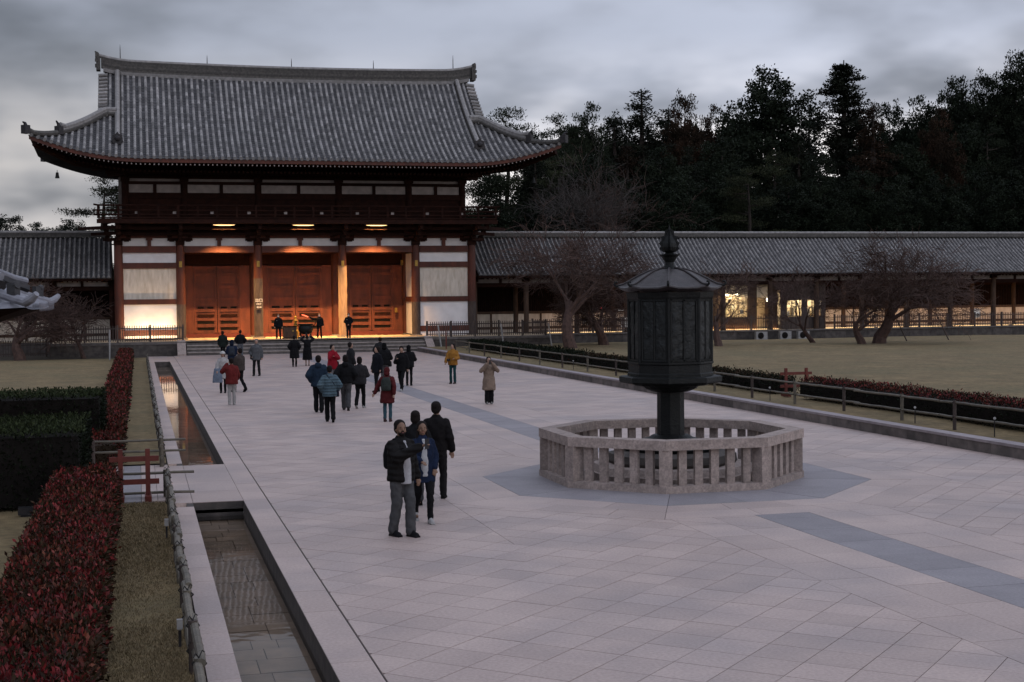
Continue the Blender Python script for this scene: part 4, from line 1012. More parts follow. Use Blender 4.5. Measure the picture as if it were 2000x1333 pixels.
for i, y in enumerate((30.0, 33.6, 42.5, 49, 56, 64)):
    l_ = empty('spot_lamp', (19.5, y, .25)); tag(l_, 'small round white lamp on the right bamboo fence, '+('first', 'second', 'third', 'fourth', 'fifth', 'sixth')[i]+' from the front', 'lamp', 'round lamps on the right fence')
    m = MB(); m.tube([(19.58, y-.03, .66), (19.56, y-.07, .67)], .032, 10); m.build('lens', white_pl, l_); B('stake', (19.60, y, .42), (.02, .02, .40), iron, l_)
def red_barrier(x, y, label, horiz, zg=.02):
    b = empty('red_barrier', (x, y, zg)); tag(b, label, 'barrier', 'red wooden barriers')
    for s in horiz:
        B('post', (x+s, y, zg+.47), (.085, .08, .94), red_paint, b); B('foot', (x+s, y, zg+.05), (.12, .55, .10), red_paint, b)
    for z in (.34, .76): B('rail', (x+(horiz[0]+horiz[-1])/2, y, zg+z), (horiz[-1]-horiz[0]+.40, .05, .095), red_paint, b)
    return b
red_barrier(.12, 27.0, 'red wooden barrier standing across the side path at left', (-.48, .0))
red_barrier(21.25, 44.0, 'red wooden barrier in the gap of the right hedge', (-.38, .36), .25)
# palisades of the gate and corridor
def palisade(x0, x1, y, z0, h, label, mat=wood_grey, ph=.155, bay=1.9):
    p = empty('palisade', (x0, y, z0)); tag(p, label, 'fence', 'wooden palisades'); n = max(1, round((x1-x0)/bay)); xs = np.linspace(x0, x1, n+1)
    for x in xs: B2('post', x-.06, x+.06, y-.06, y+.06, z0, z0+h*1.02, mat, p)
    for z in (.16, .78): B2('rail', x0, x1, y-.025, y+.025, z0+h*z, z0+h*z+.07, mat, p)
    far = MB()
    for x in np.arange(x0+.08, x1, ph):
        if min(abs(x-q) for q in xs) < .08: continue
        far.av = random.random(); far.b2(x-.026, x+.026, y-.055, y-.026, z0+.06, z0+h*.97+random.uniform(-.015, .015))
    tag(far.build('pickets', mat, p), kind='stuff'); return p
palisade(-5.6, 2.9, 99.5, .9, 1.15, 'dark picket fence in front of the lit plaster wall left of the steps')
palisade(19.7, 28.4, 99.5, .9, 1.12, 'weathered picket fence right of the gate steps')
palisade(29.0, 43.5, 105.25, .85, 1.15, 'picket fence along the dim corridor stretch behind the bare cherries', bay=2.6)
palisade(43.9, 50.0, 105.25, .85, 1.15, 'picket fence in front of the lit ticket booth', bay=2.6)
palisade(54.2, 72.0, 105.25, .85, 1.15, 'picket fence along the lit corridor behind the twin-trunk cherry', bay=2.6)
palisade(72.3, 90.0, 105.25, .85, 1.15, 'picket fence along the corridor at the far right', bay=2.6)
palisade(-22.0, -5.9, 99.5, .05, 1.15, 'dark picket fence at ground level beyond the left cherry')
for x, y, z0, z1, dx, d in ((-1.75, 92.5, 0, 1.9, .02, 'before the lit wall, left of the red hedge'), (20.35, 97.6, 0, 1.75, -.25, 'beside the right cheek of the gate steps'), (24.4, 96.0, .1, 1.85, -.22, 'right of the steps, middle of three'), (27.9, 96.2, .1, 1.85, -.25, 'right of the steps, farthest from the gate')):
    m = MB(); m.tube([(x, y, z0), (x+dx, y, z1)], .05, 8); tag(m.build('white_pole', white_pl, at=(x, y, z0)), 'slender white pole standing '+d, 'pole', 'white poles by the gate')
for i, (x, y, dx, z1, d) in enumerate(((52.2, 90.5, -.9, 2.2, 'left of the pair right of the twin-trunk cherry'), (56.4, 92, -1.0, 2.3, 'right of the pair right of the twin-trunk cherry'), (71.8, 96, -.6, 2.2, 'at the right end of the lawn'))):
    m = MB(); m.tube([(x, y, .22), (x+dx, y+.2, z1)], .045, 7); tag(m.build('prop_pole', wood_grey, at=(x, y, .22)), 'leaning wooden prop pole '+d, 'pole', 'leaning prop poles')
sg_ = empty('sign_stand', (19.9, 94.0, 0)); tag(sg_, 'thin dark red stand with cross foot right of the gate steps', 'stand')
m = MB(); m.box((19.9, 94.0, .04), (.75, .12, .08)); m.box((19.9, 94.0, .045), (.12, .75, .08)); m.build('foot', red_paint, sg_); B('pole', (19.9, 94, .75), (.07, .07, 1.4), red_paint, sg_)
# offering box and incense burner on the platform
ob = empty('offering_box', (10.35, 102.2, PZ)); tag(ob, 'dark wooden offering box between the two guards', 'box')
B('chest', (10.35, 102.2, PZ+.46), (.92, .6, .76), wood_brown, ob); B('lid', (10.35, 102.2, PZ+.87), (1.0, .68, .06), wood_dk, ob); B('plinth', (10.35, 102.2, PZ+.04), (1.02, .7, .08), wood_dk, ob)
B('latch', (10.55, 101.89, PZ+.55), (.12, .02, .08), gold, ob)
ib = empty('incense_burner', (11.45, 101.9, PZ)); tag(ib, 'black bronze incense burner on a stone stand before the centre doors', 'incense burner')
m = MB(); m.lathe((11.45, 101.9, PZ), [(.55, 0), (.55, .12), (.48, .14)], 12); m.build('stand', stone_step, ib)
m = MB(); m.lathe((11.45, 101.9, PZ), [(.2, .30), (.42, .40), (.52, .62), (.50, .85), (.44, .92), (.56, .98), (.56, 1.04), (.46, 1.04)], 20); m.build('bowl', bronze, ib, smooth=True)
for k in range(3):
    t = k*2*PI/3+.5; m = MB(); m.tube([(11.45+.32*math.cos(t), 101.9+.32*math.sin(t), PZ+.5), (11.45+.42*math.cos(t), 101.9+.42*math.sin(t), PZ+.3), (11.45+.34*math.cos(t), 101.9+.34*math.sin(t), PZ+.13)], [.09, .07, .06], 8); m.build('leg', bronze, ib)
for s in (-1, 1): m = MB(); m.tube([(11.45+s*.5, 101.9, PZ+.9), (11.45+s*.68, 101.9, PZ+1.0), (11.45+s*.68, 101.9, PZ+1.2), (11.45+s*.58, 101.9, PZ+1.22)], .035, 6); m.build('handle', bronze, ib)
gs = empty('gilt_ornament', (10.92, 103.6, PZ)); tag(gs, 'tall gilt altar ornament behind the offering box', 'ornament')
m = MB(); m.lathe((10.92, 103.6, PZ), [(.26, 0), (.26, .5), (.14, .6), (.12, 1.1), (.16, 1.25), (.09, 1.4), (.11, 1.5), (.02, 1.6)], 10); m.build('stem', gold, gs)

# ================================================================== HUT ROOF AT THE LEFT EDGE
hut = empty('tiled_pavilion', (-5.2, 29.2, 0)); tag(hut, 'corner of a small tiled pavilion roof reaching in from the left edge', 'pavilion')
HX, HY, HR, HT = -5.2, 29.2, 3.35, 5.4
tile_h = M('pavilion_tile', (.42,.42,.47), (.28,.28,.32), rough=.55, scale=6, bump=.25, bscale=60, var=.12)
def hz(x, y):
    d = max(abs(x-HX), abs(y-HY))/HR; mn = min(abs(x-HX), abs(y-HY))/HR
    return HT-1.85*(1.3*d-.3*d*d)+.05*(d*mn)**4
hb = MB(); n = 24; g_ = np.linspace(-HR, HR, n+1); vs = [(HX+a, HY+b, hz(HX+a, HY+b)-.03) for b in g_ for a in g_]
hb._add(vs, [(j*(n+1)+i, j*(n+1)+i+1, (j+1)*(n+1)+i+1, (j+1)*(n+1)+i) for j in range(n) for i in range(n)]); hroof = hb.build('roof_bed', tile_h, hut)
for side in range(4):
    ca, sa = math.cos(side*PI/2), math.sin(side*PI/2)
    for u in np.arange(-HR+.42, HR-.4, .28):
        if side == 1 and u < -HR+1.3: continue
        m = MB(); t0 = max(abs(u)+.05, .3); n_ = max(1, int((HR-t0)/.3)); ts = np.linspace(t0, HR, n_+1); k = 6
        for i in range(n_):
            m.av = random.random(); vs = []
            for t, r in ((ts[i], .074), (ts[i+1]+.01, .084)):
                x, y = HX+u*ca-(-t)*sa*1, HY+u*sa+(-t)*ca
                for j in range(k):
                    a = PI*j/(k-1); dx = r*math.cos(a); vs.append((x+dx*ca, y+dx*sa, hz(HX+(x-HX)*min(1, HR/max(t, .01)) if t > HR else x, y if t <= HR else HY+(y-HY)*HR/t)+r*math.sin(a)*1.1))
            m._add(vs, [(j, j+1, k+j+1, k+j) for j in range(k-1)])
        x, y = HX+u*ca+HR*1.02*sa, HY+u*sa-HR*1.02*ca; z = hz(x-.07*sa*0, y) if False else hz(HX+u*ca+HR*sa, HY+u*sa-HR*ca)
        m.av = .1; m._add([(x+.09*math.cos(2*PI*j/10)*ca+.06*sa, y+.09*math.cos(2*PI*j/10)*sa-.06*ca, z+.02+.09*math.sin(2*PI*j/10)) for j in range(10)], [tuple(range(10))]); m.build('round_tile_row', tile_h, hroof)
    cd = Vector((math.cos(side*PI/2-PI/4), math.sin(side*PI/2-PI/4), 0))*math.sqrt(2)
    P = [Vector((HX, HY, 0))+cd*d for d in np.linspace(.1, HR, 16)]; P = [Vector((p.x, p.y, hz(p.x, p.y))) for p in P]
    m = MB(); m.av = .6; m.tube([p+Vector((0, 0, .06)) for p in P]+[P[-1]+cd*.10+Vector((0, 0, .11)), P[-1]+cd*.19+Vector((0, 0, .20))], [.085]*16+[.075, .05], 10); m.build('hip_ridge', tile_h, hroof)
    m = MB(); m.av = .4; m.tube([p+Vector((0, 0, .19)) for p in P[:14]], .115, 6); m.build('hip_ridge_course', iron, hroof)
    m = MB(); m.av = .6; m.tube([p+Vector((0, 0, .33)) for p in P[:13]]+[P[13]+Vector((0, 0, .36))], .075, 10); m.build('hip_ridge_cap', tile_h, hroof)
    e = MB(); e.box((P[14].x, P[14].y, P[14].z+.22), (.12, .20, .22), rz=side*PI/2+PI/4); e.tube([P[14]+Vector((0, 0, .28))+cd*.03, P[14]+cd*.08+Vector((0, 0, .30))], .07, 10); e.build('demon_tile', tile_d, hroof)
m = MB(); m.lathe((HX, HY, HT-.1), [(.3, 0), (.25, .2), (.12, .3), (.2, .45), (.12, .6), (.02, .75)], 12); m.build('roof_jewel', tile_d, hroof)
m = MB(); vs = [(HX+a*HR*.985, HY+b*HR*.985, hz(HX+a*HR, HY+b*HR)-.06) for a, b in ((-1, -1), (1, -1), (1, 1), (-1, 1))]+[(HX+a*HR*.72, HY+b*HR*.72, 3.25) for a, b in ((-1, -1), (1, -1), (1, 1), (-1, 1))]
m._add(vs, [(0, 1, 5, 4), (1, 2, 6, 5), (2, 3, 7, 6), (3, 0, 4, 7), (4, 5, 6, 7)]); m.build('eave_soffit', wood_dk, hut)
for a in (-1, 1):
    for b in (-1, 1): B('post', (HX+a*HR*.62, HY+b*HR*.62, 1.63), (.2, .2, 3.3), wood_dk, hut)
    B('beam', (HX+a*HR*.62, HY, 3.1), (.16, HR*1.3, .24), wood_dk, hut); B('beam', (HX, HY+a*HR*.62, 2.98), (HR*1.3, .16, .24), wood_dk, hut)
fl_ = empty('ground_floodlight', (-1.9, 25.5, .02)); tag(fl_, 'small black floodlight on the grass before the clipped hedge', 'lamp')
B('housing', (-1.9, 25.5, .13), (.24, .16, .13), iron, fl_); B('bracket', (-1.9, 25.5, .04), (.16, .12, .06), iron, fl_)
# ================================================================== HEDGES
def leaves(P, Nrm, size, aspect=.45, tilt=.8, seed=0):
    """rhombic leaves at points P, leaning round normals Nrm"""
    r = np.random.default_rng(seed); n = len(P)
    d = Nrm+r.normal(0, tilt, (n, 3)); d /= np.linalg.norm(d, axis=1)[:, None]+1e-9
    t = np.cross(d, r.normal(0, 1, (n, 3))); t /= np.linalg.norm(t, axis=1)[:, None]+1e-9
    s = (size*r.uniform(.4, 1.45, n))[:, None]
    V = np.stack([P, P+d*s*.5+t*s*aspect*.5, P+d*s, P+d*s*.5-t*s*aspect*.5], 1).reshape(-1, 3)
    F = np.arange(n*4).reshape(n, 4); return V, F
def hedge(label, x0, x1, y0, y1, z0, z1, dens, size, top_m, side_m, name='clipped_hedge', group=None, seed=1, rough=.05, red=False):
    h = empty(name, ((x0+x1)/2, (y0+y1)/2, z0)); tag(h, label, 'hedge', group); o = np.array(origin(h)); r = np.random.default_rng(seed)
    c = MB(); c.b2(x0+.10, x1-.10, y0+.10, y1-.10, z0+.10, z1-.12); c.build('dark_core', black_in if not red else twig, h)  # solid core, black in green hedges: shade behind the leaves put into colour
    st = MB()
    for i in range(int((x1-x0)*(y1-y0)*2.5)+6): x, y = r.uniform(x0+.1, x1-.1), r.uniform(y0+.1, y1-.1); st.tube([(x, y, z0-.05), (x+r.normal(0, .05), y+r.normal(0, .05), z0+.45*(z1-z0))], .012, 4, cap=False)
    tag(st.build('stems', twig, h), kind='stuff')
    Vs = []; Fs = []; mi = []; var = []; k = 0
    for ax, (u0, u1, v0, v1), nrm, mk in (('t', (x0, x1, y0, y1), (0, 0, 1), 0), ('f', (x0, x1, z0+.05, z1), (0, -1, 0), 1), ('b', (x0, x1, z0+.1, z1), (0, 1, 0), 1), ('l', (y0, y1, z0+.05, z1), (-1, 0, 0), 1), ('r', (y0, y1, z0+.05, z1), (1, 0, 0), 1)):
        n = int(abs((u1-u0)*(v1-v0))*dens*(1 if ax in 'tfr' else .35)); u = r.uniform(u0, u1, n); v = r.uniform(v0, v1, n); q = r.uniform(-.10, 0, n)+r.normal(0, rough*.3, n)
        q += rough*np.array([mnoise.noise((a*2.1, b*2.1, seed*3.)) for a, b in zip(u, v)])*1.2
        P = {'t': np.stack([u, v, z1+q], 1), 'f': np.stack([u, y0-q, v], 1), 'b': np.stack([u, y1+q, v], 1), 'l': np.stack([x0-q, u, v], 1), 'r': np.stack([x1+q, u, v], 1)}[ax]
        V, F = leaves(P-o, np.tile(np.array(nrm, float), (n, 1))+np.array([0, 0, .5]), size, seed=seed+len(Vs))
        Vs.append(V); Fs.append(F+k); k += len(V)
        if red:
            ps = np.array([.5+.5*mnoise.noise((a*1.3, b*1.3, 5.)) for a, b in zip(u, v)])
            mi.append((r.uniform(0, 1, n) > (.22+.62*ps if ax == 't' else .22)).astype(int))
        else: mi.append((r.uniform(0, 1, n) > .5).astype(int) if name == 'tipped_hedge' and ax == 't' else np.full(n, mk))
        var.append(r.uniform(0, 1, n))
    me = arr_mesh('leaves', np.concatenate(Vs), np.concatenate(Fs), [top_m, side_m], np.concatenate(mi), np.concatenate(var))
    tag(mobj('leaves', me, h), kind='stuff'); return h
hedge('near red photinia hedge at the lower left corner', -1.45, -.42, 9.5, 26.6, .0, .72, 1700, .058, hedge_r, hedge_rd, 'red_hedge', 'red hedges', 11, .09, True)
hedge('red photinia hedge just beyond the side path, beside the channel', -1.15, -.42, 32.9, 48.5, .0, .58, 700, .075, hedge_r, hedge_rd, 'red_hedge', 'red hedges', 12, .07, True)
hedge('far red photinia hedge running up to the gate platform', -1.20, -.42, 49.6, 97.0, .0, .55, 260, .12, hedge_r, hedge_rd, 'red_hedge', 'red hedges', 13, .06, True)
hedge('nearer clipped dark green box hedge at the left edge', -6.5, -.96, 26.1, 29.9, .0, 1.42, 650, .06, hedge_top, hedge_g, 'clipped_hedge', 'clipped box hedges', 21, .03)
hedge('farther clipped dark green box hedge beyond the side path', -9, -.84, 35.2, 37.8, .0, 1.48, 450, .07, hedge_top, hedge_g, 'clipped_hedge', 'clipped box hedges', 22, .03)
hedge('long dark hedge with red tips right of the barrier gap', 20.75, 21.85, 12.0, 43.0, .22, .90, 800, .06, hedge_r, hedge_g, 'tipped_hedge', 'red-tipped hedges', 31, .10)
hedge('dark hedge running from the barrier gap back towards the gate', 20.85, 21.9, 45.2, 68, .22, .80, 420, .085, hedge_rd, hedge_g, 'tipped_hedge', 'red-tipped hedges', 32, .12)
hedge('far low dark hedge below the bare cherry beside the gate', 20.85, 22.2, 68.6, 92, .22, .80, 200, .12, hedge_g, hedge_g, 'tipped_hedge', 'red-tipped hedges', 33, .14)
# short turf blades on the near strip beside the channel, thinning with distance
n = 46000; u = rng.uniform(0, 1, n); yy = 11.5+15.1*u**1.3; xx = rng.uniform(-.5, .52, n)
P = np.stack([xx, yy, np.full(len(xx), .015)], 1); a = rng.uniform(0, 2*PI, len(xx)); hgt = rng.uniform(.02, .05, len(xx))*(1+(yy > 33)*.4); wd = .004+.0011*np.maximum(yy-12, 0)*.35
T = np.stack([np.cos(a), np.sin(a), np.zeros_like(a)], 1)*wd[:, None]; lean = np.stack([rng.normal(0, .02, len(a)), rng.normal(0, .02, len(a)), hgt], 1)
V = np.stack([P-T, P+T, P+lean], 1).reshape(-1, 3); F = np.arange(len(V)).reshape(-1, 3)
g_ = mobj('grass', arr_mesh('grass', V, F, grassm, var=rng.uniform(0, 1, len(F)))); tag(g_, 'short dry winter turf between hedge and channel', 'grass', kind='stuff')

# ================================================================== TREES
def at(px, py, Y):
    d = fw*2804.89+r2*(px-1000)-u2*(py-666.5); k = Y/d.y; return Vector((d.x*k, Y, CAM_H+d.z*k))
def bare_mesh(seed, H, spread, r0, lean, limbs, depth, twigr, droop=0., up=.35, seg=4, trunk_frac=.22):
    random.seed(seed); m = MB()
    def br(p, d, L_, r, k):
        pts = [p]; rad = [r]; q = p.copy(); dd = d.copy(); n = seg if k < 3 else 3
        for i in range(n):
            dd = (dd+Vector((random.gauss(0, .17), random.gauss(0, .17), random.gauss(0, .12)+(.06 if k < 2 else -droop)))).normalized()
            q = q+dd*(L_/n); pts.append(q.copy()); rad.append(max(twigr, r*(1-.55*(i+1)/n)))
        m.av = random.random(); m.tube(pts, rad, 8 if k == 0 else (6 if k == 1 else 3), cap=False)
        if k >= depth: return
        nc = limbs[k]
        for c in range(nc):
            f = .35+.65*(c+random.random())/nc if k > 0 else .6+.4*(c+.5)/nc
            j = min(n-1, int(f*n)); pp = pts[j].lerp(pts[j+1], f*n-j if f < 1 else 1); rr = max(twigr, rad[j+1]*random.uniform(.5, .75))
            ax = dd.cross(Vector((random.gauss(0, 1), random.gauss(0, 1), random.gauss(0, 1)))).normalized()
            ang = random.uniform(.45, 1.0)*(1.15 if k == 0 else 1); nd = (Matrix.Rotation(ang, 3, ax) @ dd)
            nd = Vector((nd.x*spread, nd.y*spread, nd.z+(up if k < 2 else .05))).normalized()
            br(pp, nd, L_*random.uniform(.58, .85)*(1.35 if k == 0 else 1), rr, k+1)
    br(Vector((0, 0, -.1)), Vector((lean, 0, 1)).normalized(), H*trunk_frac, r0, 0)
    return m
def bare_tree(label, pos, mb, mat, rz=0, s=1., name='bare_cherry_tree'):
    t = empty(name, pos, rz); t.scale = (s, s, s); tag(t, label, 'tree', 'bare trees')
    n8 = None
    fat = MB(); thin = MB()
    # split trunk from crown at the first branch tube (8-sided)
    k = 0
    vi = {}
    tv = 8*5
    fat.v = mb.v[:tv]; nf = 8*4; fat.f = mb.f[:nf]; fat.m = mb.m[:nf]; fat.a = mb.a[:nf]
    thin.v = mb.v; thin.f = mb.f[nf:]; thin.m = mb.m[nf:]; thin.a = mb.a[nf:]
    for b, nm in ((fat, 'trunk'), (thin, 'crown')):
        me = b.mesh(nm, mat, Vector((0, 0, 0))); o = bpy.data.objects.new(nm, me); C.objects.link(o); o.parent = t
    return t
b1 = bare_mesh(3, 8.2, 1.45, .24, -.18, (5, 5, 5, 5, 5), 5, .0065, droop=.012)
b2 = bare_mesh(5, 6.8, 1.5, .27, .12, (6, 5, 4, 5, 5), 5, .0065, droop=.02)
b3 = bare_mesh(9, 8.5, 1.0, .13, .05, (5, 5, 4, 4, 4), 5, .008, up=.6, trunk_frac=.36)
b4 = bare_mesh(14, 5.2, 1.3, .20, -.45, (4, 5, 4, 5, 4), 5, .0065)
b5 = bare_mesh(25, 5.2, 1.5, .24, .25, (6, 5, 4, 5, 5), 5, .0065, droop=.03)
bare_tree('spreading bare cherry with dense reddish twigs right beside the gate', (27.6, 90.5, .2), b1, bark_cherry, .3, 1.95)
bare_tree('bare cherry with bent limbs on the far side of the spreading cherry', (31.5, 95.5, .2), b5, bark_cherry, 2.0, 1.75)
bare_tree('stout twin-trunk bare cherry on the lawn before the lit corridor', (48.6, 88.0, .2), b2, bark_cherry, 2.1, 1.95)
bare_tree('leaning second trunk of the stout bare cherry', (47.2, 87.6, .2), b4, bark_cherry, .2, 1.6)
bare_tree('slender leaning bare cherry before the office bay', (45.6, 91.5, .2), bare_mesh(17, 5.8, 1.2, .13, -.5, (4, 4, 5, 4, 4), 5, .0065), bark_cherry, .1, 1.6)
bare_tree('small bare cherry behind the lantern, before the ticket booth', (37.6, 89.5, .2), bare_mesh(21, 5.4, 1.3, .18, .3, (4, 5, 4, 5, 4), 5, .0065), bark_cherry, 1.0, 1.7)
bare_tree('tangled bare cherry at the far left by the dim corridor', (-7.2, 95.0, .0), b5, bark_cherry, .6, 1.75)
bare_tree('thin bare shrub between the gate and the dim left corridor', (-3.4, 97.0, .0), bare_mesh(27, 4.2, 1.3, .10, -.2, (5, 5, 5, 5), 4, .007, droop=.03), bark_cherry, 0, 1.7)
bare_tree('pale bare tree rising behind the corridor roof near the gate', at(1120, 460, 117)*1 - Vector((0, 0, 8.6)), b3, bark_pale, .9, 1.62, 'bare_tree')
bare_tree('second pale bare tree behind the corridor roof, above the lantern', at(1215, 460, 118) - Vector((0, 0, 8.6)), b3, bark_cherry, 2.9, 1.5, 'bare_tree')
bare_tree('bare branches showing over the corridor ridge at right', at(1740, 460, 117) - Vector((0, 0, 8.6)), b4, bark_cherry, 2.4, 2.2, 'bare_tree')
# evergreen crowns out of many small leaf faces
def crown(kind, seed, H, Rm, nleaf, size):
    r = np.random.default_rng(seed); random.seed(seed); cl = []; wood = MB()
    if kind == 'pine':
        bend = Vector((r.uniform(-.9, .9), r.uniform(-.9, .9), 0)); top = Vector((bend.x, bend.y, H*.93)); trunk = [Vector((0, 0, 0)), bend*.5+Vector((0, 0, H*.4)), bend*.8+Vector((.3, 0, H*.7)), top]
        wood.tube(trunk, [H*.018, H*.014, H*.009, .04], 7)
        for i in range(26):
            z = H*(.26+.72*(i+r.uniform(0, .9))/26); f = (z/H-.26)/.74; L_ = Rm*(.45+.75*math.sin(PI*min(1, .22+.72*f)))*(1-.55*f**3)*r.uniform(.6, 1.15); a = r.uniform(0, 2*PI)
            b0 = Vector((bend.x*z/H, bend.y*z/H, z)); e = b0+Vector((math.cos(a)*L_, math.sin(a)*L_, L_*r.uniform(-.05, .28))); wood.tube([b0, b0.lerp(e, .5)+Vector((0, 0, -.1)), e], [.11, .07, .03], 4)
            for k in range(4): q = b0.lerp(e, .45+.2*k); cl.append((q.x+r.normal(0, .4), q.y+r.normal(0, .4), q.z+.1+r.normal(0, .2), L_*.34+.5, .45+.12*L_*.3))
        cl.append((top.x, top.y, H*.95, .9, .6)); up = 1.0
    elif kind == 'cedar':
        wood.tube([(0, 0, 0), (0, 0, H*.6), (0, 0, H)], [H*.016, H*.010, .03], 7); nz = int(H*2.1)
        for i in range(nz):
            f = (i+r.uniform(0, .7))/nz; z = H*(.12+.87*f); rr = Rm*((1-f)**.72)*(.75+.25*math.sin(i*1.7))+.12
            for k in range(max(2, int(6*(rr/Rm)+2))): a = r.uniform(0, 2*PI); q = rr*r.uniform(.55, 1.05); cl.append((q*math.cos(a), q*math.sin(a), z-.16*q+r.normal(0, .15), .42+.16*rr, .36+.05*rr))
        up = .25
    elif kind == 'spruce':
        wood.tube([(0, 0, 0), (0, 0, H*.6), (0, 0, H)], [H*.016, H*.010, .03], 7); nz = int(H*1.7)
        for i in range(nz):
            f = i/nz; z = H*(.14+.85*f); rr = Rm*(1-f)**.6*r.uniform(.6, 1.2)+.15
            for k in range(7): 
                a = r.uniform(0, 2*PI); L_ = rr*r.uniform(.45, 1.2); wood.tube([(0, 0, z), (L_*math.cos(a), L_*math.sin(a), z+.16*L_)], [.06, .02], 3, cap=False)
                for q in (.35, .6, .82, 1.0): cl.append((L_*q*math.cos(a), L_*q*math.sin(a), z+.16*L_*q*q+r.normal(0, .05), .62-.25*q+.05*rr, .26))
        up = .5
    else:
        wood.tube([(0, 0, 0), (.2, 0, H*.45), (.1, .1, H*.8)], [H*.02, H*.014, .05], 7)
        lobes = [(0, 0, H-Rm*.42, Rm*.42), (0, 0, H*.62, Rm*.6), (0, 0, H*.42, Rm*.55)]
        for i in range(16):
            a = i*2.4+r.uniform(-.3, .3); se = (i+.5)/16*1.25-.35; ce = math.sqrt(max(0, 1-se*se)); q = r.uniform(.85, 1.1); lobes.append((Rm*.62*ce*math.cos(a)*q, Rm*.62*ce*math.sin(a)*q, H*.60+H*.27*se, Rm*r.uniform(.34, .48)))
        for lx, ly, lz, lr in lobes:
            wood.tube([(0, 0, H*.4), (lx*.6, ly*.6, lz-lr*.3), (lx, ly, lz)], [.14, .09, .04], 4, cap=False)
            for k in range(int(30*(lr/2)**2)+12):
                d = r.normal(0, 1, 3); d /= np.linalg.norm(d); d[2] = d[2]*.9+.1; q = lr*r.uniform(.45, 1.02); cl.append((lx+d[0]*q, ly+d[1]*q, lz+d[2]*q, r.uniform(.4, .7), r.uniform(.35, .55)))
        up = .5
    c = np.array(cl); w_ = c[:, 3]**2; idx = r.choice(len(c), nleaf, p=w_/w_.sum()); g = r.normal(0, 1, (nleaf, 3)); g /= np.linalg.norm(g, axis=1)[:, None]; g *= r.uniform(.25, .95, nleaf)[:, None]
    P = np.stack([c[idx, 0]+g[:, 0]*c[idx, 3], c[idx, 1]+g[:, 1]*c[idx, 3], c[idx, 2]+g[:, 2]*c[idx, 4]], 1)
    V, F = leaves(P, g*.8+np.array([0, 0, up]), size, aspect=.75 if kind in ('oak',) else .45, tilt=.6, seed=seed)
    cv = r.uniform(0, 1, len(c)); var = np.clip(.6*cv[idx]+.4*r.uniform(0, 1, nleaf), 0, 1)
    return V, F, var, wood
PROTO = {}
def proto(kind, v, mat):
    k = (kind, v)
    if k not in PROTO:
        H, Rm, nl, sz = {'pine': (20, 4.2, 40000, .18), 'cedar': (22, 3.0, 42000, .18), 'spruce': (22, 3.2, 44000, .18), 'oak': (18, 4.2, 46000, .17)}[kind]
        V, F, var, wood = crown(kind, 100+v*13+len(kind), H, Rm, nl, sz)
        PROTO[k] = (arr_mesh('crown', V, F, mat, var=var), wood.mesh('trunk', bark), H)
    return PROTO[k]
ORD = ('first', 'second', 'third', 'fourth', 'fifth', 'sixth', 'seventh', 'eighth', 'ninth', 'tenth', 'eleventh', 'twelfth', 'thirteenth', 'fourteenth', 'fifteenth', 'sixteenth', 'seventeenth', 'eighteenth', 'nineteenth', 'twentieth', 'twenty-first', 'twenty-second', 'twenty-third', 'twenty-fourth')
NAMES = {'pine': 'pine_tree', 'cedar': 'cedar_tree', 'spruce': 'fir_tree', 'oak': 'evergreen_tree'}
def tree(kind, v, mat, px, py, Y, label, group, wide=1., rz=None):
    top = at(px, py, Y); cm, wm, H = proto(kind, v, mat); s = top.z/H
    t = empty(NAMES[kind], (top.x, Y, 0), random.uniform(0, 6.28) if rz is None else rz); t.scale = (s*wide, s*wide, s); tag(t, label, 'tree', group)
    for nm, me in (('trunk', wm), ('crown', cm)):
        o = mobj(nm, me, t)
        if nm == 'crown': o.material_slots[0].link = 'OBJECT'; o.material_slots[0].material = mat
    return t
RM = {'pine': 3.5, 'cedar': 2.1, 'spruce': 2.7, 'oak': 3.2}
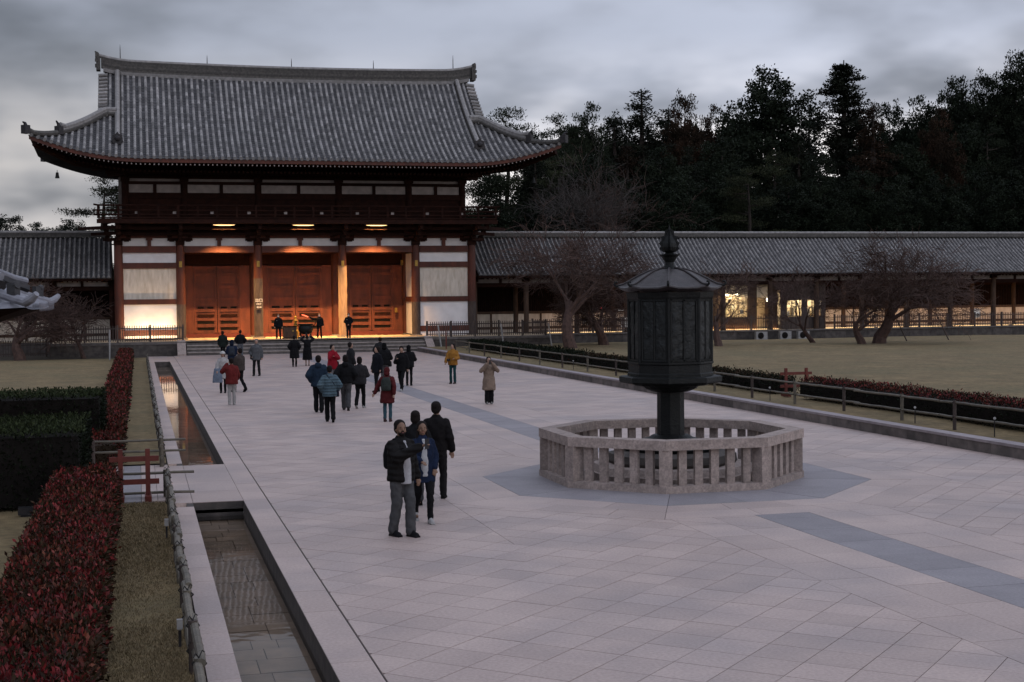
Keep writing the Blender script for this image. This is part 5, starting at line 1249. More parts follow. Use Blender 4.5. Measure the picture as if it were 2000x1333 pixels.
SKY = [('pine', 0, leaf_pine, 975, 205, 128, 150, 'pine crown showing just right of the gate roof ridge'), ('pine', 1, leaf_pine, 1085, 226, 138, 150, 'low flat-topped pine beyond the right roof corner'),
 ('oak', 2, leaf_pine, 1148, 203, 140, 105, 'round-headed evergreen between the flat pine and the pointed cedar'), ('cedar', 0, leaf_ced, 1253, 176, 140, 165, 'pointed cedar with sky showing through, left of the skyline centre'),
 ('oak', 1, leaf_brn, 1337, 180, 146, 95, 'thin brownish tree with ragged top right of the pointed cedar'), ('oak', 2, leaf_brn, 1390, 208, 150, 90, 'small brown-leaved tree left of the broad dome-shaped evergreen'),
 ('oak', 0, leaf_oak, 1498, 132, 142, 205, 'broad dome-shaped evergreen, tallest left of the tiered fir'), ('spruce', 0, leaf_ced, 1648, 118, 134, 215, 'tall tiered fir with upswept branches on the skyline'),
 ('cedar', 1, leaf_ced, 1200, 235, 148, 150, 'dark cedar filling the gap right of the round-headed evergreen'), ('oak', 1, leaf_oak, 1738, 198, 150, 110, 'sparse evergreen right of the tiered fir'),
 ('oak', 2, leaf_oak, 1800, 190, 148, 120, 'evergreen under the bright sky gap'), ('oak', 0, leaf_oak, 1866, 150, 144, 140, 'tall evergreen left of the far right clump'),
 ('oak', 1, leaf_oak, 1930, 138, 140, 130, 'tall evergreen in the far right clump'), ('oak', 0, leaf_pine, 1990, 98, 138, 150, 'highest tree at the right edge of the picture'), ('oak', 2, leaf_oak, 2060, 110, 146, 150, 'evergreen half cut by the right edge'),
 ('oak', 2, leaf_oak, 1695, 215, 156, 130, 'dark evergreen seen between the tiered fir and the sky gap'), ('oak', 0, leaf_oak, 1790, 225, 160, 150, 'dark evergreen mass behind the sky gap trees'), ('oak', 1, leaf_oak, 1895, 190, 156, 150, 'dark evergreen mass behind the far right clump'), ('oak', 2, leaf_oak, 1965, 165, 152, 150, 'dark evergreen mass just left of the highest tree'), ('oak', 0, leaf_oak, 1350, 240, 158, 130, 'dark evergreen mass behind the ragged brownish tree'),
 ('oak', 0, leaf_oak, 1115, 255, 152, 130, 'dark evergreen mass behind the flat-topped pine'), ('oak', 2, leaf_oak, 1285, 235, 152, 130, 'dark evergreen mass right behind the pointed cedar'), ('cedar', 1, leaf_ced, 1040, 262, 146, 110, 'dark cedar just clear of the right roof corner'),
 ('oak', 1, leaf_oak, 1205, 222, 154, 120, 'dark evergreen mass left behind the pointed cedar'), ('oak', 2, leaf_oak, 1065, 262, 152, 120, 'dark evergreen mass behind the right roof corner'),
 ('oak', 1, leaf_oak, 1430, 215, 160, 120, 'evergreen behind the brown-leaved tree'), ('cedar', 1, leaf_ced, 1580, 215, 158, 110, 'dark cedar in the notch between dome and fir'), ('cedar', 0, leaf_ced, 1305, 212, 156, 150, 'dark cedar behind the ragged brownish tree'),
 ('pine', 1, leaf_olive, 205, 345, 126, 170, 'pine with a bough reaching out left behind the gate'), ('oak', 1, leaf_oak, 20, 420, 170, 110, 'low tree at the left edge beyond the corridor'), ('oak', 2, leaf_oak, 78, 436, 168, 100, 'second low tree beyond the left corridor'), ('oak', 0, leaf_oak, 140, 428, 172, 110, 'third low tree beyond the left corridor, by the gate'), ('oak', 0, leaf_oak, -60, 415, 175, 130, 'low tree cut by the left edge')]
for kind, v, mat, px, py, Y, wp, lb in SKY:
    H_ = {'pine': 20, 'cedar': 22, 'spruce': 22, 'oak': 18}[kind]; s_ = at(px, py, Y).z/H_
    tree(kind, v, mat, px, py, Y, lb, 'skyline trees' if px > 900 else 'trees behind the left corridor', wp*Y/2805/2/(RM[kind]*s_))
random.seed(41)
row = [('pine', leaf_olive, 985, 335, 150), ('cedar', leaf_ced, 1045, 300, 120), ('pine', leaf_olive, 1105, 300, 160), ('oak', leaf_oak, 1165, 300, 150), ('cedar', leaf_brn, 1225, 285, 130), ('oak', leaf_oak, 1290, 290, 130), ('cedar', leaf_ced, 1345, 285, 110), ('oak', leaf_oak, 1410, 265, 150), ('pine', leaf_olive, 1500, 300, 150), ('cedar', leaf_ced, 1560, 280, 120), ('oak', leaf_oak, 1600, 300, 130), ('cedar', leaf_brn, 1705, 205, 150), ('oak', leaf_oak, 1770, 280, 150), ('cedar', leaf_ced, 1825, 265, 120), ('oak', leaf_brn, 1835, 215, 90), ('oak', leaf_oak, 1890, 240, 150), ('pine', leaf_pine, 1945, 250, 140), ('cedar', leaf_ced, 2005, 240, 130), ('oak', leaf_oak, 2060, 230, 150)]
for i, (kind, mat, px, py, wp) in enumerate(row):
    Y = 126+random.uniform(-3, 5); H_ = {'pine': 20, 'cedar': 22, 'oak': 18}[kind]; s_ = at(px, py, Y).z/H_
    tree(kind, i % 3 if kind != 'cedar' else i % 2, mat, px, py, Y, {'pine': 'olive-tinged pine', 'cedar': 'dark conical cedar', 'oak': 'dense dark evergreen'}[kind]+' behind the corridor, '+ORD[i]+' of the middle row from the gate', 'middle row of trees behind the corridor', wp*Y/2805/2/(RM[kind]*s_))
low = [('oak', 960, 385), ('oak', 1040, 400), ('oak', 1120, 395), ('oak', 1235, 375), ('oak', 1320, 350), ('oak', 1400, 345), ('pine', 1465, 330), ('oak', 1540, 345), ('oak', 1610, 350), ('oak', 1680, 330), ('oak', 1755, 345), ('oak', 1830, 340), ('oak', 1905, 330), ('oak', 1980, 335), ('oak', 2050, 330)]
for i, (kind, px, py) in enumerate(low):
    Y = 119+random.uniform(-1, 3); H_ = {'pine': 20, 'oak': 18}[kind]; s_ = at(px, py, Y).z/H_
    tree(kind, (i+1) % 3, leaf_oak if kind == 'oak' else leaf_olive, px, py, Y, 'low dark tree right behind the corridor roof, '+ORD[i]+' from the gate', 'low trees close behind the corridor', 130*Y/2805/2/(RM[kind]*s_))
# dark slope of wooded ground far behind, closing the gaps low down
hm = MB()
xs = np.linspace(-140, 260, 60)
for i in range(59):
    za, zb = (max(0., min(1., (x-40)/50)) for x in (xs[i], xs[i+1]))
    ha = 9+7*za+2*mnoise.noise((xs[i]*.05, 0, 0)); hb_ = 9+7*zb+2*mnoise.noise((xs[i+1]*.05, 0, 0))
    hm.quad((xs[i], 180, -.02), (xs[i+1], 180, -.02), (xs[i+1], 215, hb_), (xs[i], 215, ha)); hm.quad((xs[i], 215, ha), (xs[i+1], 215, hb_), (xs[i+1], 290, -.02), (xs[i], 290, -.02))
hl = hm.build('wooded_hill', M('wooded_slope', (.022,.026,.016), (.012,.015,.01), rough=.95, scale=.4, bump=1, bscale=.8), smooth=True); tag(hl, kind='structure')
# ================================================================== PEOPLE
QUEUE = []
fold_tex = bpy.data.textures.new('folds', 'CLOUDS'); fold_tex.noise_scale = .09; fold_tex.noise_depth = 1
def rem(name, mb, mat, parent, vox, sm=2):
    me = mb.mesh(name, mat, Vector((0, 0, 0))); o = bpy.data.objects.new(name, me); C.objects.link(o)
    if parent is not None: o.parent = parent
    r = o.modifiers.new('r', 'REMESH'); r.mode = 'VOXEL'; r.voxel_size = vox; r.use_smooth_shade = True
    s = o.modifiers.new('s', 'SMOOTH'); s.factor = .5; s.iterations = sm
    if name in ('jacket', 'coat', 'trousers'):
        d = o.modifiers.new('d', 'DISPLACE'); d.texture = fold_tex; d.strength = .026; d.mid_level = .36; d.texture_coords = 'LOCAL'
    QUEUE.append((o, mat)); return o
def cap(mb, a, b, ra, rb, n=10):
    a, b = Vector(a), Vector(b); d = (b-a); d = d.normalized() if d.length > 1e-6 else Vector((0, 0, 1))
    mb.tube([a-d*ra*.98, a-d*ra*.75, a-d*ra*.3, a, b, b+d*rb*.3, b+d*rb*.75, b+d*rb*.98], [ra*.12, ra*.66, ra*.95, ra, rb, rb*.95, rb*.66, rb*.12], n)
def loft(mb, rings, n=18, M_=None):
    vs = []
    for (cx, cy, z, rx, ry) in rings:
        for j in range(n):
            t = 2*PI*j/n; c, s = math.cos(t), math.sin(t); c = abs(c)**.85*(1 if c > 0 else -1); s = abs(s)**.85*(1 if s > 0 else -1)
            p = Vector((cx+rx*c, cy+ry*s, z)); vs.append(tuple(M_ @ p) if M_ is not None else tuple(p))
    k = len(rings)
    mb._add(vs, [(i*n+j, i*n+(j+1) % n, (i+1)*n+(j+1) % n, (i+1)*n+j) for i in range(k-1) for j in range(n)]+[tuple(reversed(range(n))), tuple(range((k-1)*n, k*n))])
def cloth(col, puff=False, rough=.85):
    nm = ('quilted_' if puff else 'cloth_')+'_'.join('%03d' % int(v*1000) for v in col)
    return M(nm, col, tuple(v*.72 for v in col), rough=rough, scale=9, uv=True, spec=.08, **(dict(wave=3.4) if puff else dict(bump=.5, bscale=14)))
skin = M('skin', (.42, .26, .19), (.36, .215, .155), rough=.55, scale=12, uv=True); skin_d = M('skin_brown', (.25, .14, .09), (.20, .11, .07), rough=.55, scale=12, uv=True)
hairm = M('black_hair', (.008, .006, .006), (.012, .009, .008), rough=.8, scale=30, uv=True, spec=.08); hair_g = M('greying_hair', (.09, .085, .08), (.05, .045, .04), rough=.6, scale=30, uv=True)
eye_m = M('eye_dark', (.02, .015, .012), rough=.3); lip_m = M('lip', (.28, .11, .10), rough=.5); mask_m = M('white_mask', (.75, .74, .72), rough=.8)
ARMS = {'down': ((.05, -.03, -.28), (.07, .05, -.52)), 'pocket': ((.12, -.10, -.26), (.03, .06, -.44)), 'phone': ((.06, .05, -.28), (-.08, .27, -.16)), 'photo': ((.14, .15, -.17), (-.07, .29, .10)),
        'selfie': ((.04, .24, -.12), (-.03, .47, .01)), 'fold': ((.08, .10, -.26), (-.20, .22, -.18)), 'behind': ((.08, -.12, -.26), (-.10, -.17, -.46)), 'front': ((.09, .04, -.28), (-.14, .18, -.44)),
        'point': ((.22, .08, -.06), (.46, .10, .06)), 'chin': ((.06, .14, -.25), (-.13, .21, .0)), 'out': ((.11, -.02, -.26), (.22, -.02, -.49)), 'hold': ((.07, .06, -.28), (-.02, .27, -.30)), 'up': ((.17, .10, .10), (.02, .22, .28)), 'swing': ((.06, -.14, -.25), (.06, -.18, -.50)), 'fwd': ((.05, .08, -.27), (.05, .26, -.45))}
LEGS = {'stand': ((.085, .0, 0), (.085, .03, 0)), 'wide': ((.13, 0, 0), (.13, .04, 0)), 'walk': ((.07, .24, 0), (.08, -.24, .05)), 'walk2': ((.08, -.22, .06), (.07, .22, 0)), 'step': ((.08, .12, 0), (.08, -.10, 0))}
def person(label, x, y, z, rz, h, top, bottom, shoes=(.03, .03, .03), hair='short', arms=('down', 'down'), legs='stand', hy=0, hp=0, skin_=None, near=False, hairc=None, face=False, fem=False, mask=False, tw=.0, extra=None, lean=0., hood=False, beard=False, shirt=None):
    S_ = h/1.72; sk = skin_ or skin; hc = hairc or hairm; vox = .0105 if near else .020
    Mh = Matrix.Translation((0, 0, 1.50)) @ Matrix.Rotation(R(hy), 4, 'Z') @ Matrix.Rotation(R(hp), 4, 'X') @ Matrix.Translation((0, 0, -1.50))
    Ml = Matrix.Translation((0, 0, .95)) @ Matrix.Rotation(-lean, 4, 'X') @ Matrix.Translation((0, 0, -.95))
    Mh = Ml @ Mh; sw = .168 if fem else .188
    J = {}
    for i, s in ((0, -1), (1, 1)):
        e, w_ = ARMS[arms[i]] if isinstance(arms[i], str) else arms[i]; sh = Vector((s*sw, 0, 1.405))
        J[s] = (Ml @ sh, Ml @ (sh+Vector((s*e[0], e[1], e[2]))), Ml @ (sh+Vector((s*w_[0], w_[1], w_[2]))))
    K = {}
    for i, s in ((0, -1), (1, 1)):
        ox, fy_, lf = LEGS[legs][i]; hip = Vector((s*.088, 0, .91)); an = Vector((s*ox, fy_, .085+lf)); kn = (hip+an)/2+Vector((0, .035+abs(fy_)*.18+(.06 if lf else 0), .0)); K[s] = (hip, kn, an)
    b = MB()
    loft(b, [(0, 0, .83, .12, .09), (0, 0, .93, .155, .11), (0, .0, 1.06, .13 if fem else .14, .095), (0, .0, 1.24, .14, .105), (0, 0, 1.34, .155 if not fem else .135, .095), (0, -.005, 1.42, .09, .065), (0, -.005, 1.49, .055, .055)], M_=Ml)
    cap(b, Ml @ Vector((0, -.005, 1.44)), Mh @ Vector((0, .012, 1.56)), .056, .052)
    b.ell((0, .008, 1.628), (.074, .092, .103), 14, 10, Mh); b.ell((0, .038, 1.565), (.055, .058, .062), 12, 8, Mh); b.ell((0, .06, 1.535), (.03, .03, .025), 8, 6, Mh)
    b.ell((0, .104, 1.602), (.012, .020, .017), 8, 6, Mh); b.ell((0, .098, 1.622), (.009, .012, .03), 8, 6, Mh)
    for s in (-1, 1):
        b.ell((s*.077, .004, 1.607), (.011, .022, .031), 8, 6, Mh); b.ell((s*.04, .075, 1.585), (.025, .02, .022), 8, 6, Mh)
        sh, el, wr = J[s]; cap(b, sh+Vector((-s*.035, 0, -.045)), el, .042, .038); cap(b, el, wr, .040, .027)
        d = (wr-el).normalized(); side = d.cross(Vector((0, 0, 1)) if abs(d.z) < .8 else Vector((0, 1, 0))).normalized(); nrm = side.cross(d).normalized()
        cap(b, wr+d*.02, wr+d*.075+side*.014, .024, .022); cap(b, wr+d*.02, wr+d*.075-side*.014, .024, .022)
        curl = -1 if True else 1
        for q, ln in ((-.030, .062), (-.011, .072), (.009, .068), (.028, .052)):
            a0 = wr+d*.085+side*q; a1 = a0+d*ln*.55+nrm*.006*curl; a2 = a1+d*ln*.35+nrm*.022*curl; cap(b, a0, a1, .0095, .009, 7); cap(b, a1, a2, .009, .008, 7)
        t0 = wr+d*.03-side*.028; cap(b, t0, t0+d*.04-side*.026, .011, .010, 7); cap(b, t0+d*.04-side*.026, t0+d*.066-side*.024, .010, .008, 7)
        hip, kn, an = K[s]; cap(b, hip, kn, .078, .052); cap(b, kn, an, .052, .034); cap(b, an-Vector((0, .02, .04)), an+Vector((0, .13, -.055)), .034, .028)
    body = rem('person', b, sk, None, vox, 1); body.location = (x, y, z); body.rotation_euler = (0, 0, rz); body.scale = (S_, S_, S_); tag(body, label, 'person', 'visitors in the court')
    # shoes
    sm = cloth(shoes)
    for s in (-1, 1):
        hip, kn, an = K[s]; m = MB(); lf = LEGS[legs][0 if s < 0 else 1][2]; t = -.6 if lf else 0; f = an-Vector((0, 0, .085))
        Mf = Matrix.Translation(f) @ Matrix.Rotation(t, 4, 'X')
        cap(m, Mf @ Vector((0, -.035, .05)), Mf @ Vector((0, .14, .036)), .046, .038); cap(m, Mf @ Vector((0, -.03, .085)), Mf @ Vector((0, .06, .07)), .042, .035)
        m.b2(-.04, .04, -.07, .17, 0, .022) if not lf and False else None
        m.box((0, .055, .012), (.088, .25, .024), M_=Mf); rem('shoe', m, sm, body, .012 if near else .019, 1)
    # trousers
    kind, bc = bottom[0], bottom[1]; m = MB()
    if kind != 'none':
        loft(m, [(0, 0, .80, .12, .095), (0, -.01, .90, .168, .122), (0, 0, 1.0, .158, .115), (0, 0, 1.06, .145, .105)])
        for s in (-1, 1):
            hip, kn, an = K[s]; w0 = .094+tw; w1 = .066+tw; w2 = (.050 if kind == 'slim' else .062)+tw
            if kind == 'slim': w0, w1 = .086, .058
            cap(m, hip, kn, w0, w1, 12); cap(m, kn, an+Vector((0, -.005, .0)), w1, w2, 12)
        rem('trousers', m, cloth(bc), body, .014 if near else .023, 2)
    # upper garment
    for gi, (tk, tcol, hem, bulk, puff) in enumerate(([shirt] if shirt else [])+[top]):
        m = MB(); k = bulk; fl = max(0, (.85-hem))*.16
        rings = [(0, 0, hem, .165+k+fl, .125+k+fl*.9), (0, 0, max(hem+.04, .90), .168+k+fl*.4, .128+k+fl*.4), (0, 0, 1.05, .155+k*1.05, .118+k), (0, 0, 1.22, .165+k*1.05, .125+k), (0, 0, 1.34, sw+.002+k*.5, .118+k*.8), (0, -.004, 1.41, sw-.025+k*.3, .095+k*.5), (0, -.004, 1.455, .105+k*.2, .078+k*.3), (0, -.004, 1.49, .072, .07), (0, -.004, 1.515, .066, .068)]
        loft(m, rings[:2] if False else rings, M_=Ml if hem > .8 else Ml)
        for s in (-1, 1):
            sh, el, wr = J[s]; cap(m, sh+Vector((-s*.03, 0, -.03)), el, .062+k*.6, .056+k*.6, 12); cap(m, el, el.lerp(wr, .95), .058+k*.6, .046+k*.5, 12)
        if hood: m.ell((0, -.095-k, 1.45), (.115, .065, .085), 12, 8, Ml)
        if tk == 'open':        # open front: carve by leaving a strip of shirt proud of it
            f = MB(); loft(f, [(0, .062+k, .80, .085, .090), (0, .062+k, 1.1, .085, .084), (0, .058+k, 1.3, .06, .078), (0, .042, 1.45, .04, .06)], M_=Ml); rem('shirt', f, cloth(shirt_c.get(label, (.6, .6, .6))), body, .013, 2)
        rem('jacket' if hem > .7 else 'coat', m, cloth(tcol, puff), body, .013 if near else .023, 2)
    # hair
    m = MB()
    if hair in ('short', 'long', 'bun', 'bob'):
        m.ell((0, -.032, 1.674), (.090, .100, .083), 14, 10, Mh); m.ell((0, -.045, 1.615), (.088, .074, .090), 12, 8, Mh)
        for s in (-1, 1): m.ell((s*.070, -.01, 1.635), (.024, .048, .05), 8, 6, Mh)
        if hair == 'long':
            cap(m, Mh @ Vector((0, -.07, 1.60)), Ml @ Vector((0, -.115, 1.34)), .075, .065)
            for s in (-1, 1): cap(m, Mh @ Vector((s*.07, -.02, 1.62)), Ml @ Vector((s*.085, .02, 1.42)), .03, .028)
        if hair == 'bob': m.ell((0, -.03, 1.59), (.097, .085, .095), 12, 8, Mh)
        if hair == 'bun': m.ell((0, -.115, 1.66), (.045, .045, .045), 10, 8, Mh)
        rem('hair', m, hc, body, .012 if near else .017, 1)
    elif hair == 'hat':
        m.ell((0, .0, 1.685), (.098, .108, .078), 14, 8, Mh); loft(m, [(0, .005, 1.645, .135, .15), (0, .005, 1.665, .115, .13), (0, 0, 1.70, .095, .105)], M_=Mh); rem('hat', m, cloth((.72, .70, .68)), body, .012, 1)
        m = MB(); m.ell((0, -.045, 1.60), (.086, .066, .085), 12, 8, Mh); cap(m, Mh @ Vector((0, -.06, 1.58)), Ml @ Vector((0, -.10, 1.36)), .07, .06); rem('hair', m, hc, body, .014, 1)
    elif hair == 'hood':
        m.ell((0, -.02, 1.645), (.100, .112, .112), 14, 10, Mh); m.ell((0, -.05, 1.54), (.10, .09, .09), 12, 8, Mh); rem('hood', m, cloth(tuple(v*.55 for v in top[1]) if hc is hairm else top[1]), body, .014, 1)
    if beard:
        m = MB(); m.ell((0, .052, 1.552), (.056, .05, .046), 12, 8, Mh); m.ell((0, .088, 1.578), (.032, .018, .012), 8, 6, Mh); rem('beard', m, hc, body, .009, 1)
    if face:
        for s in (-1, 1):
            m = MB(); m.ell((s*.032, .088, 1.622), (.009, .006, .0045), 8, 6, Mh); o = m.build('eye', eye_m, body, at=None); o.data.transform(Matrix.Translation(origin(body))); 
            m = MB(); m.ell((s*.033, .092, 1.643), (.018, .006, .003), 8, 6, Mh); o = m.build('eyebrow', hc, body); o.data.transform(Matrix.Translation(origin(body)))
        m = MB(); m.ell((0, .094, 1.563), (.022, .010, .006), 8, 6, Mh); o = m.build('mouth', lip_m, body); o.data.transform(Matrix.Translation(origin(body)))
    if mask:
        m = MB(); m.ell((0, .058, 1.572), (.062, .058, .05), 12, 8, Mh); rem('face_mask', m, mask_m, body, .012, 1)
    if extra: extra(body, J, K, Ml, Mh)
    return body
shirt_c = {}
def held(name, mb, mat, body, label, cat, vox=None, group=None):
    """a thing worn or held: top-level, in the wearer's place"""
    if vox: o = rem(name, mb, mat, None, vox, 2)
    else: o = mobj(name, mb.mesh(name, mat, Vector((0, 0, 0))))
    o.location = body.location; o.rotation_euler = body.rotation_euler; o.scale = body.scale; tag(o, label, cat, group); return o
def backpack(col, label, big=1.):
    def f(body, J, K, Ml, Mh):
        m = MB(); loft(m, [(0, -.205, 1.0, .12*big, .06*big), (0, -.215, 1.04, .145*big, .085*big), (0, -.215, 1.22, .15*big, .09*big), (0, -.20, 1.36, .125*big, .075*big), (0, -.18, 1.43, .08*big, .05*big)], M_=Ml); m.ell((0, -.295, 1.13), (.10, .035, .09), 12, 8, Ml)
        for s in (-1, 1): m.tube([Ml @ Vector(q) for q in ((s*.09, -.16, 1.40), (s*.105, -.02, 1.475), (s*.11, .13, 1.36), (s*.125, .13, 1.18), (s*.15, -.02, 1.06), (s*.13, -.17, 1.05))], .018, 6)
        held('backpack', m, cloth(col), body, label, 'backpack', .012)
    return f
def bag(col, label, side=1, cross=True, z0=.78):
    def f(body, J, K, Ml, Mh):
        m = MB(); loft(m, [(side*.22, .02, z0, .06, .10), (side*.225, .02, z0+.03, .07, .12), (side*.22, .02, z0+.2, .06, .115), (side*.21, .02, z0+.22, .05, .10)])
        if cross: m.tube([(side*.22, -.06, z0+.2), (side*.10, -.17, 1.22), (-side*.09, -.12, 1.46), (-side*.10, .03, 1.495), (-side*.02, .16, 1.30), (side*.2, .10, z0+.2)], .016, 6)
        else: m.tube([(side*.22, -.04, z0+.2), (side*.20, -.02, 1.3), (side*.17, 0, 1.48), (side*.2, .03, 1.3), (side*.22, .07, z0+.2)], .014, 6)
        held('shoulder_bag', m, cloth(col), body, label, 'bag', .012)
    return f
def phone(label, off=(0, .035, .07), mid=True, cam=False):
    def f(body, J, K, Ml, Mh):
        c = (J[-1][2]+J[1][2])/2 if mid else J[1][2]; m = MB()
        if cam: m.box((c.x+off[0], c.y+off[1], c.z+off[2]), (.14, .07, .095)); m.tube([(c.x+off[0], c.y+off[1]+.03, c.z+off[2]), (c.x+off[0], c.y+off[1]+.15, c.z+off[2])], .04, 12)
        else: m.box((c.x+off[0], c.y+off[1]+.05, c.z+off[2]), (.075, .010, .155))
        held('camera' if cam else 'phone', m, iron, body, label, 'camera' if cam else 'phone')
    return f
def both(*fs):
    def f(*a):
        for g in fs: g(*a)
    return f
BLK = (.014, .014, .016); CH = (.03, .03, .033); NV = (.02, .032, .07)
def face_cam(x, y, d=0): return PI-math.atan2(x, y)+R(d)
# --- the pair taking a picture of themselves
def selfie_x(body, J, K, Ml, Mh):
    w_ = J[1][2]; m = MB(); m.box((w_.x-.06, w_.y+.09, w_.z+.05), (.075, .011, .15)); held('phone', m, iron, body, 'dark phone held up by the bearded man', 'phone')
    backpack((.012, .012, .014), 'black backpack worn by the bearded man')(body, J, K, Ml, Mh)
L1 = 'bearded man in dark quilted jacket and grey jeans holding up a phone'
shirt_c[L1] = (.62, .61, .64)
person(L1, 3.86, 21.7, 0, face_cam(3.86, 21.7, 38), 1.76, ('open', (.022, .020, .020), .84, .045, True), ('jeans', (.115, .115, .12)), (.02, .02, .022), 'short', ('down', ((.02, .18, -.19), (-.24, .40, -.04))), 'step', hy=-16, skin_=skin_d, near=True, face=True, beard=True, tw=.012, extra=selfie_x)
L2 = 'smiling woman in navy coat over white top and black trousers'
shirt_c[L2] = (.66, .66, .68)
person(L2, 4.45, 23.0, 0, face_cam(4.45, 23.0, 14), 1.62, ('open', (.018, .029, .068), .70, .03, False), ('slim', BLK), (.60, .58, .57), 'long', (((.06, -.02, -.27), (.02, .10, -.46)), ((.05, .10, -.26), (-.06, .26, -.32))), 'walk', hy=-4, skin_=skin_d, near=True, face=True, fem=True, extra=bag((.03, .024, .02), 'dark strapped bag on the smiling woman', 1, True, .74))
person('man in black jacket and dark trousers seen from behind, right of the smiling woman', 5.18, 25.4, 0, R(-22), 1.76, ('jacket', (.016, .014, .015), .88, .03, False), ('jeans', (.026, .024, .026)), (.016, .015, .015), 'short', ('down', 'down'), 'walk2', near=True)
person('person with thick black hair mostly hidden behind the selfie pair', 4.72, 25.0, 0, R(-14), 1.64, ('jacket', BLK, .86, .03, False), ('jeans', (.05, .05, .055)), (.03, .028, .028), 'bob', ('front', 'front'), 'walk', near=True)
# --- walking group in the middle
person('person in dark rust-red long coat and teal trousers with a green backpack', 7.11, 42.1, 0, R(-20), 1.60, ('coat', (.13, .024, .026), .60, .03, False), ('slim', (.06, .13, .17)), (.10, .05, .05), 'hood', ('out', 'swing'), 'stand', extra=backpack((.055, .065, .06), 'grey-green backpack on the rust-red coat', 1.12), hairc=hair_g)
person('person in pale teal quilted jacket and black trousers with a crossbody strap', 5.47, 42.6, 0, R(-4), 1.66, ('jacket', (.125, .19, .23), .80, .055, True), ('jeans', BLK), BLK, 'short', ('pocket', 'pocket'), 'walk', extra=bag((.02, .022, .04), 'dark shoulder bag on the pale teal jacket', 1), tw=.01)
person('man in dark blue padded jacket beside the pale teal jacket', 5.60, 46.4, 0, R(-8), 1.82, ('jacket', (.024, .044, .075), .80, .06, False), ('jeans', BLK), BLK, 'short', ('pocket', 'pocket'), 'step', hood=True, tw=.01)
person('person in black hooded jacket and grey jeans walking in the middle group', 6.55, 46.9, 0, R(-10), 1.80, ('jacket', BLK, .86, .05, False), ('jeans', (.10, .10, .105)), (.07, .06, .06), 'bob', ('pocket', 'pocket'), 'walk', hood=True, tw=.012)
person('person in charcoal jacket, black trousers and white shoes, right of the grey jeans', 7.12, 47.6, 0, R(-22), 1.70, ('jacket', (.04, .038, .042), .82, .05, False), ('jeans', BLK), (.55, .53, .52), 'bob', ('pocket', 'phone'), 'walk2')
person('woman in bright red jacket turned to the right with hands at her chin', 8.10, 62.0, 0, R(205), 1.66, ('jacket', (.42, .018, .035), .66, .05, False), ('jeans', (.3, .29, .30)), (.4, .4, .4), 'short', ('fold', 'chin'), 'stand', hy=20, face=True, fem=True, extra=bag((.02, .02, .03), 'dark bag on the bright red jacket', -1))
person('man in black jacket looking right, half hidden behind the middle group', 8.75, 61.0, 0, R(-70), 1.78, ('jacket', CH, .86, .03, False), ('jeans', BLK), BLK, 'short', ('down', 'down'), 'stand', hy=-10, face=True)
person('man in long black coat seen from the side, left of the black group', 9.04, 55.8, 0, R(118), 1.76, ('coat', (.015, .016, .022), .72, .035, False), ('jeans', BLK), BLK, 'short', ('down', 'down'), 'step', hy=-25, face=True)
person('man in black jacket and grey trousers seen from behind with a shoulder bag', 9.95, 59.5, 0, R(-15), 1.78, ('jacket', BLK, .86, .05, False), ('jeans', (.13, .125, .13)), (.05, .05, .05), 'hood', ('pocket', 'hold'), 'stand', extra=bag((.02, .02, .02), 'black bag on the man in grey trousers', 1, False))
person('man in black clothes looking down at a phone, striding', 10.05, 56.0, 0, R(150), 1.74, ('coat', BLK, .76, .04, False), ('jeans', BLK), (.55, .53, .52), 'short', ('down', 'phone'), 'walk', hy=15, hp=-18, face=True, extra=phone('phone in the hand of the striding man', mid=False))
person('person in black hooded jacket behind the striding man', 10.93, 59.2, 0, R(-20), 1.68, ('jacket', BLK, .80, .05, False), ('slim', BLK), BLK, 'hood', ('pocket', 'hold'), 'stand')
person('person in dark jacket farther back behind the black group', 11.5, 70.0, 0, R(-5), 1.74, ('jacket', CH, .84, .04, False), ('jeans', BLK), BLK, 'short', ('pocket', 'pocket'), 'stand')
# --- right side
person('man in yellow jacket and teal trousers holding a camera at his waist', 12.94, 59.8, 0, R(150), 1.68, ('jacket', (.47, .215, .045), .82, .045, False), ('slim', (.02, .075, .085)), (.05, .04, .035), 'short', ('hold', 'fwd'), 'stand', hy=-22, face=True, tw=.01, extra=phone('camera at the waist of the man in yellow', cam=True, off=(.06, .03, .02)))
person('woman in long beige trench coat raising a camera to her face', 11.6, 47.8, 0, face_cam(11.6, 47.8, 8), 1.60, ('coat', (.36, .265, .205), .52, .035, False), ('jeans', BLK), (.35, .33, .31), 'long', ('photo', 'photo'), 'stand', fem=True, tw=.02, face=True, extra=phone('camera raised by the woman in the trench coat', off=(0, -.01, .05)))
# --- left side
person('man in grey coat and black trousers standing alone facing the court', 5.48, 70.0, 0, face_cam(5.48, 70, -10), 1.76, ('coat', (.14, .145, .155), .74, .045, False), ('jeans', (.02, .02, .022)), (.03, .025, .025), 'short', ('down', 'pocket'), 'wide', face=True, hairc=hair_g, hp=10, extra=bag((.03, .03, .03), 'dark bag strap across the grey coat', 1))
person('person in maroon vest and white trousers photographing the woman in the white hat', 3.12, 50.9, 0, R(4), 1.62, ('jacket', (.20, .030, .028), .78, .055, False), ('jeans', (.55, .52, .50)), (.6, .58, .56), 'short', ('photo', 'fwd'), 'stand')
person('woman in white hat and cream coat facing the maroon vest', 3.20, 57.7, 0, R(172), 1.62, ('coat', (.60, .57, .56), .60, .03, False), ('slim', BLK), BLK, 'hat', ('hold', 'fwd'), 'stand', face=True, fem=True)
def tote(body, J, K, Ml, Mh):
    pass
m = MB(); loft(m, [(3.02, 57.55, .42, .20, .06), (3.02, 57.55, .60, .19, .08), (3.02, 57.55, .98, .13, .06)], M_=Matrix.Translation((-3.02, -57.55, 0))); 
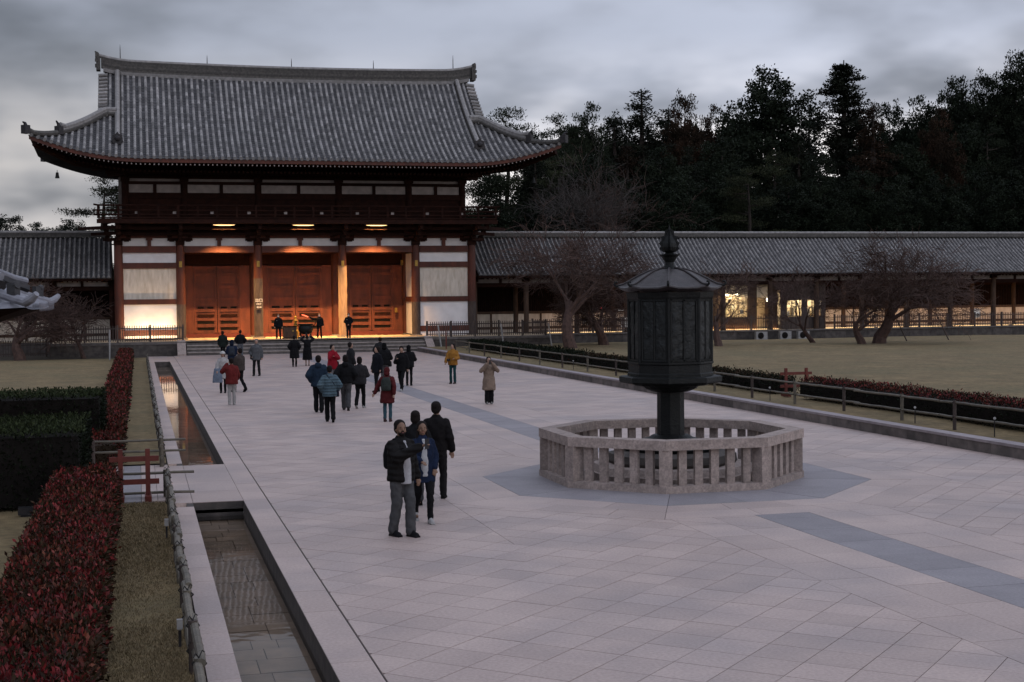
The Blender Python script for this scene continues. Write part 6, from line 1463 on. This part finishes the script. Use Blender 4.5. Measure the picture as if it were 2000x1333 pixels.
m.tube([(-.08, 0, .96), (-.05, 0, 1.25), (.05, 0, 1.25), (.08, 0, .96)], .012, 5); o = rem('tote_bag', m, cloth((.24, .29, .38)), None, .014, 1); o.location = (2.98, 57.5, 0); tag(o, 'pale blue tote bag hanging by the woman in the white hat', 'bag')
person('man in brown-grey jacket and black trousers right of the maroon vest', 3.88, 58.0, 0, R(40), 1.72, ('jacket', (.085, .068, .062), .86, .045, False), ('jeans', BLK), BLK, 'short', ('fwd', 'fwd'), 'walk')
person('person in navy jacket with a dark backpack behind the left group', 4.35, 70.4, 0, R(-8), 1.72, ('jacket', NV, .82, .045, False), ('jeans', BLK), BLK, 'hood', ('hold', 'hold'), 'stand', extra=backpack((.05, .06, .08), 'blue-grey backpack on the navy jacket'))
person('person in dark green coat walking to the gate steps', 5.15, 92.5, 0, R(-8), 1.70, ('coat', (.022, .03, .026), .72, .05, False), ('jeans', BLK), BLK, 'bob', ('down', 'down'), 'walk')
person('person in black top and pale jeans walking to the gate steps', 6.22, 92.0, 0, R(-8), 1.74, ('jacket', BLK, .90, .04, False), ('jeans', (.20, .22, .25)), (.3, .3, .3), 'short', ('pocket', 'pocket'), 'walk2')
person('person in knee-length black coat standing before the gate steps', 8.2, 78.6, 0, R(-6), 1.68, ('coat', BLK, .48, .05, False), ('slim', BLK), (.05, .03, .03), 'short', ('pocket', 'pocket'), 'stand')
person('woman in long black dress raising both arms to take a picture', 8.99, 79.4, 0, R(-10), 1.66, ('coat', BLK, .34, .035, False), ('none', BLK), (.35, .28, .25), 'bun', ('up', 'up'), 'stand', fem=True, hairc=hairm)
# --- guards on the platform
def badge(body, J, K, Ml, Mh):
    m = MB(); m.box((.10, .155, 1.28), (.05, .012, .03)); o = mobj('badge', m.mesh('badge', white_pl), body)
def baton(body, J, K, Ml, Mh):
    badge(body, J, K, Ml, Mh); w_ = J[-1][2]; m = MB(); m.tube([(w_.x-.06, w_.y+.02, w_.z+.02), (w_.x-.52, w_.y+.04, w_.z+.16)], .028, 8)
    held('light_baton', m, EM('baton_glow', (1, .14, .07), 2.2), body, 'glowing red baton held out by the right-hand guard', 'baton')
GB = (.012, .013, .016)
person('masked guard in black uniform left of the offering box', 9.55, 102.0, PZ, R(170), 1.74, ('jacket', GB, .80, .03, False), ('jeans', GB), BLK, 'short', ('down', 'down'), 'wide', mask=True, face=True, extra=badge)
person('masked guard in black uniform pointing with a red baton', 12.5, 102.6, PZ, R(172), 1.74, ('jacket', GB, .84, .03, False), ('jeans', GB), BLK, 'short', ('down', 'point'), 'wide', mask=True, face=True)
G2 = 'masked guard'
person('masked guard in black suit standing in front of the bare wood column', 14.45, 101.6, PZ, R(168), 1.74, ('jacket', GB, .80, .03, False), ('jeans', GB), BLK, 'short', ('front', 'front'), 'stand', mask=True, face=True, extra=badge)
g = [o for o in C.objects if o.get('label', '').startswith('masked guard in black uniform pointing')][0]
m = MB(); m.tube([(.78, .12, 1.52), (1.22, .16, 1.68)], .03, 8); o = mobj('light_baton', m.mesh('light_baton', EM('baton_glow', (1, .14, .07), 2.2))); o.location = g.location; o.rotation_euler = g.rotation_euler; tag(o, 'glowing red baton held out by the pointing guard', 'baton')
# ------------------------------------------------------------------ bake the body surfaces and the lettering
bpy.context.view_layer.update(); dg = bpy.context.evaluated_depsgraph_get()
done = []
for o, mat in QUEUE:
    me = bpy.data.meshes.new_from_object(o.evaluated_get(dg)); done.append((o, me, mat))
for o, me, mat in done:
    o.modifiers.clear(); old = o.data; o.data = me; me.name = o.name
    me.materials.clear(); me.materials.append(mat); me.polygons.foreach_set('material_index', [0]*len(me.polygons)); me.polygons.foreach_set('use_smooth', [True]*len(me.polygons))
for o in TEXTS:
    me = bpy.data.meshes.new_from_object(o.evaluated_get(dg)); n = mobj('lettering', me, o.parent, o.location); n.rotation_euler = o.rotation_euler; bpy.data.objects.remove(o)
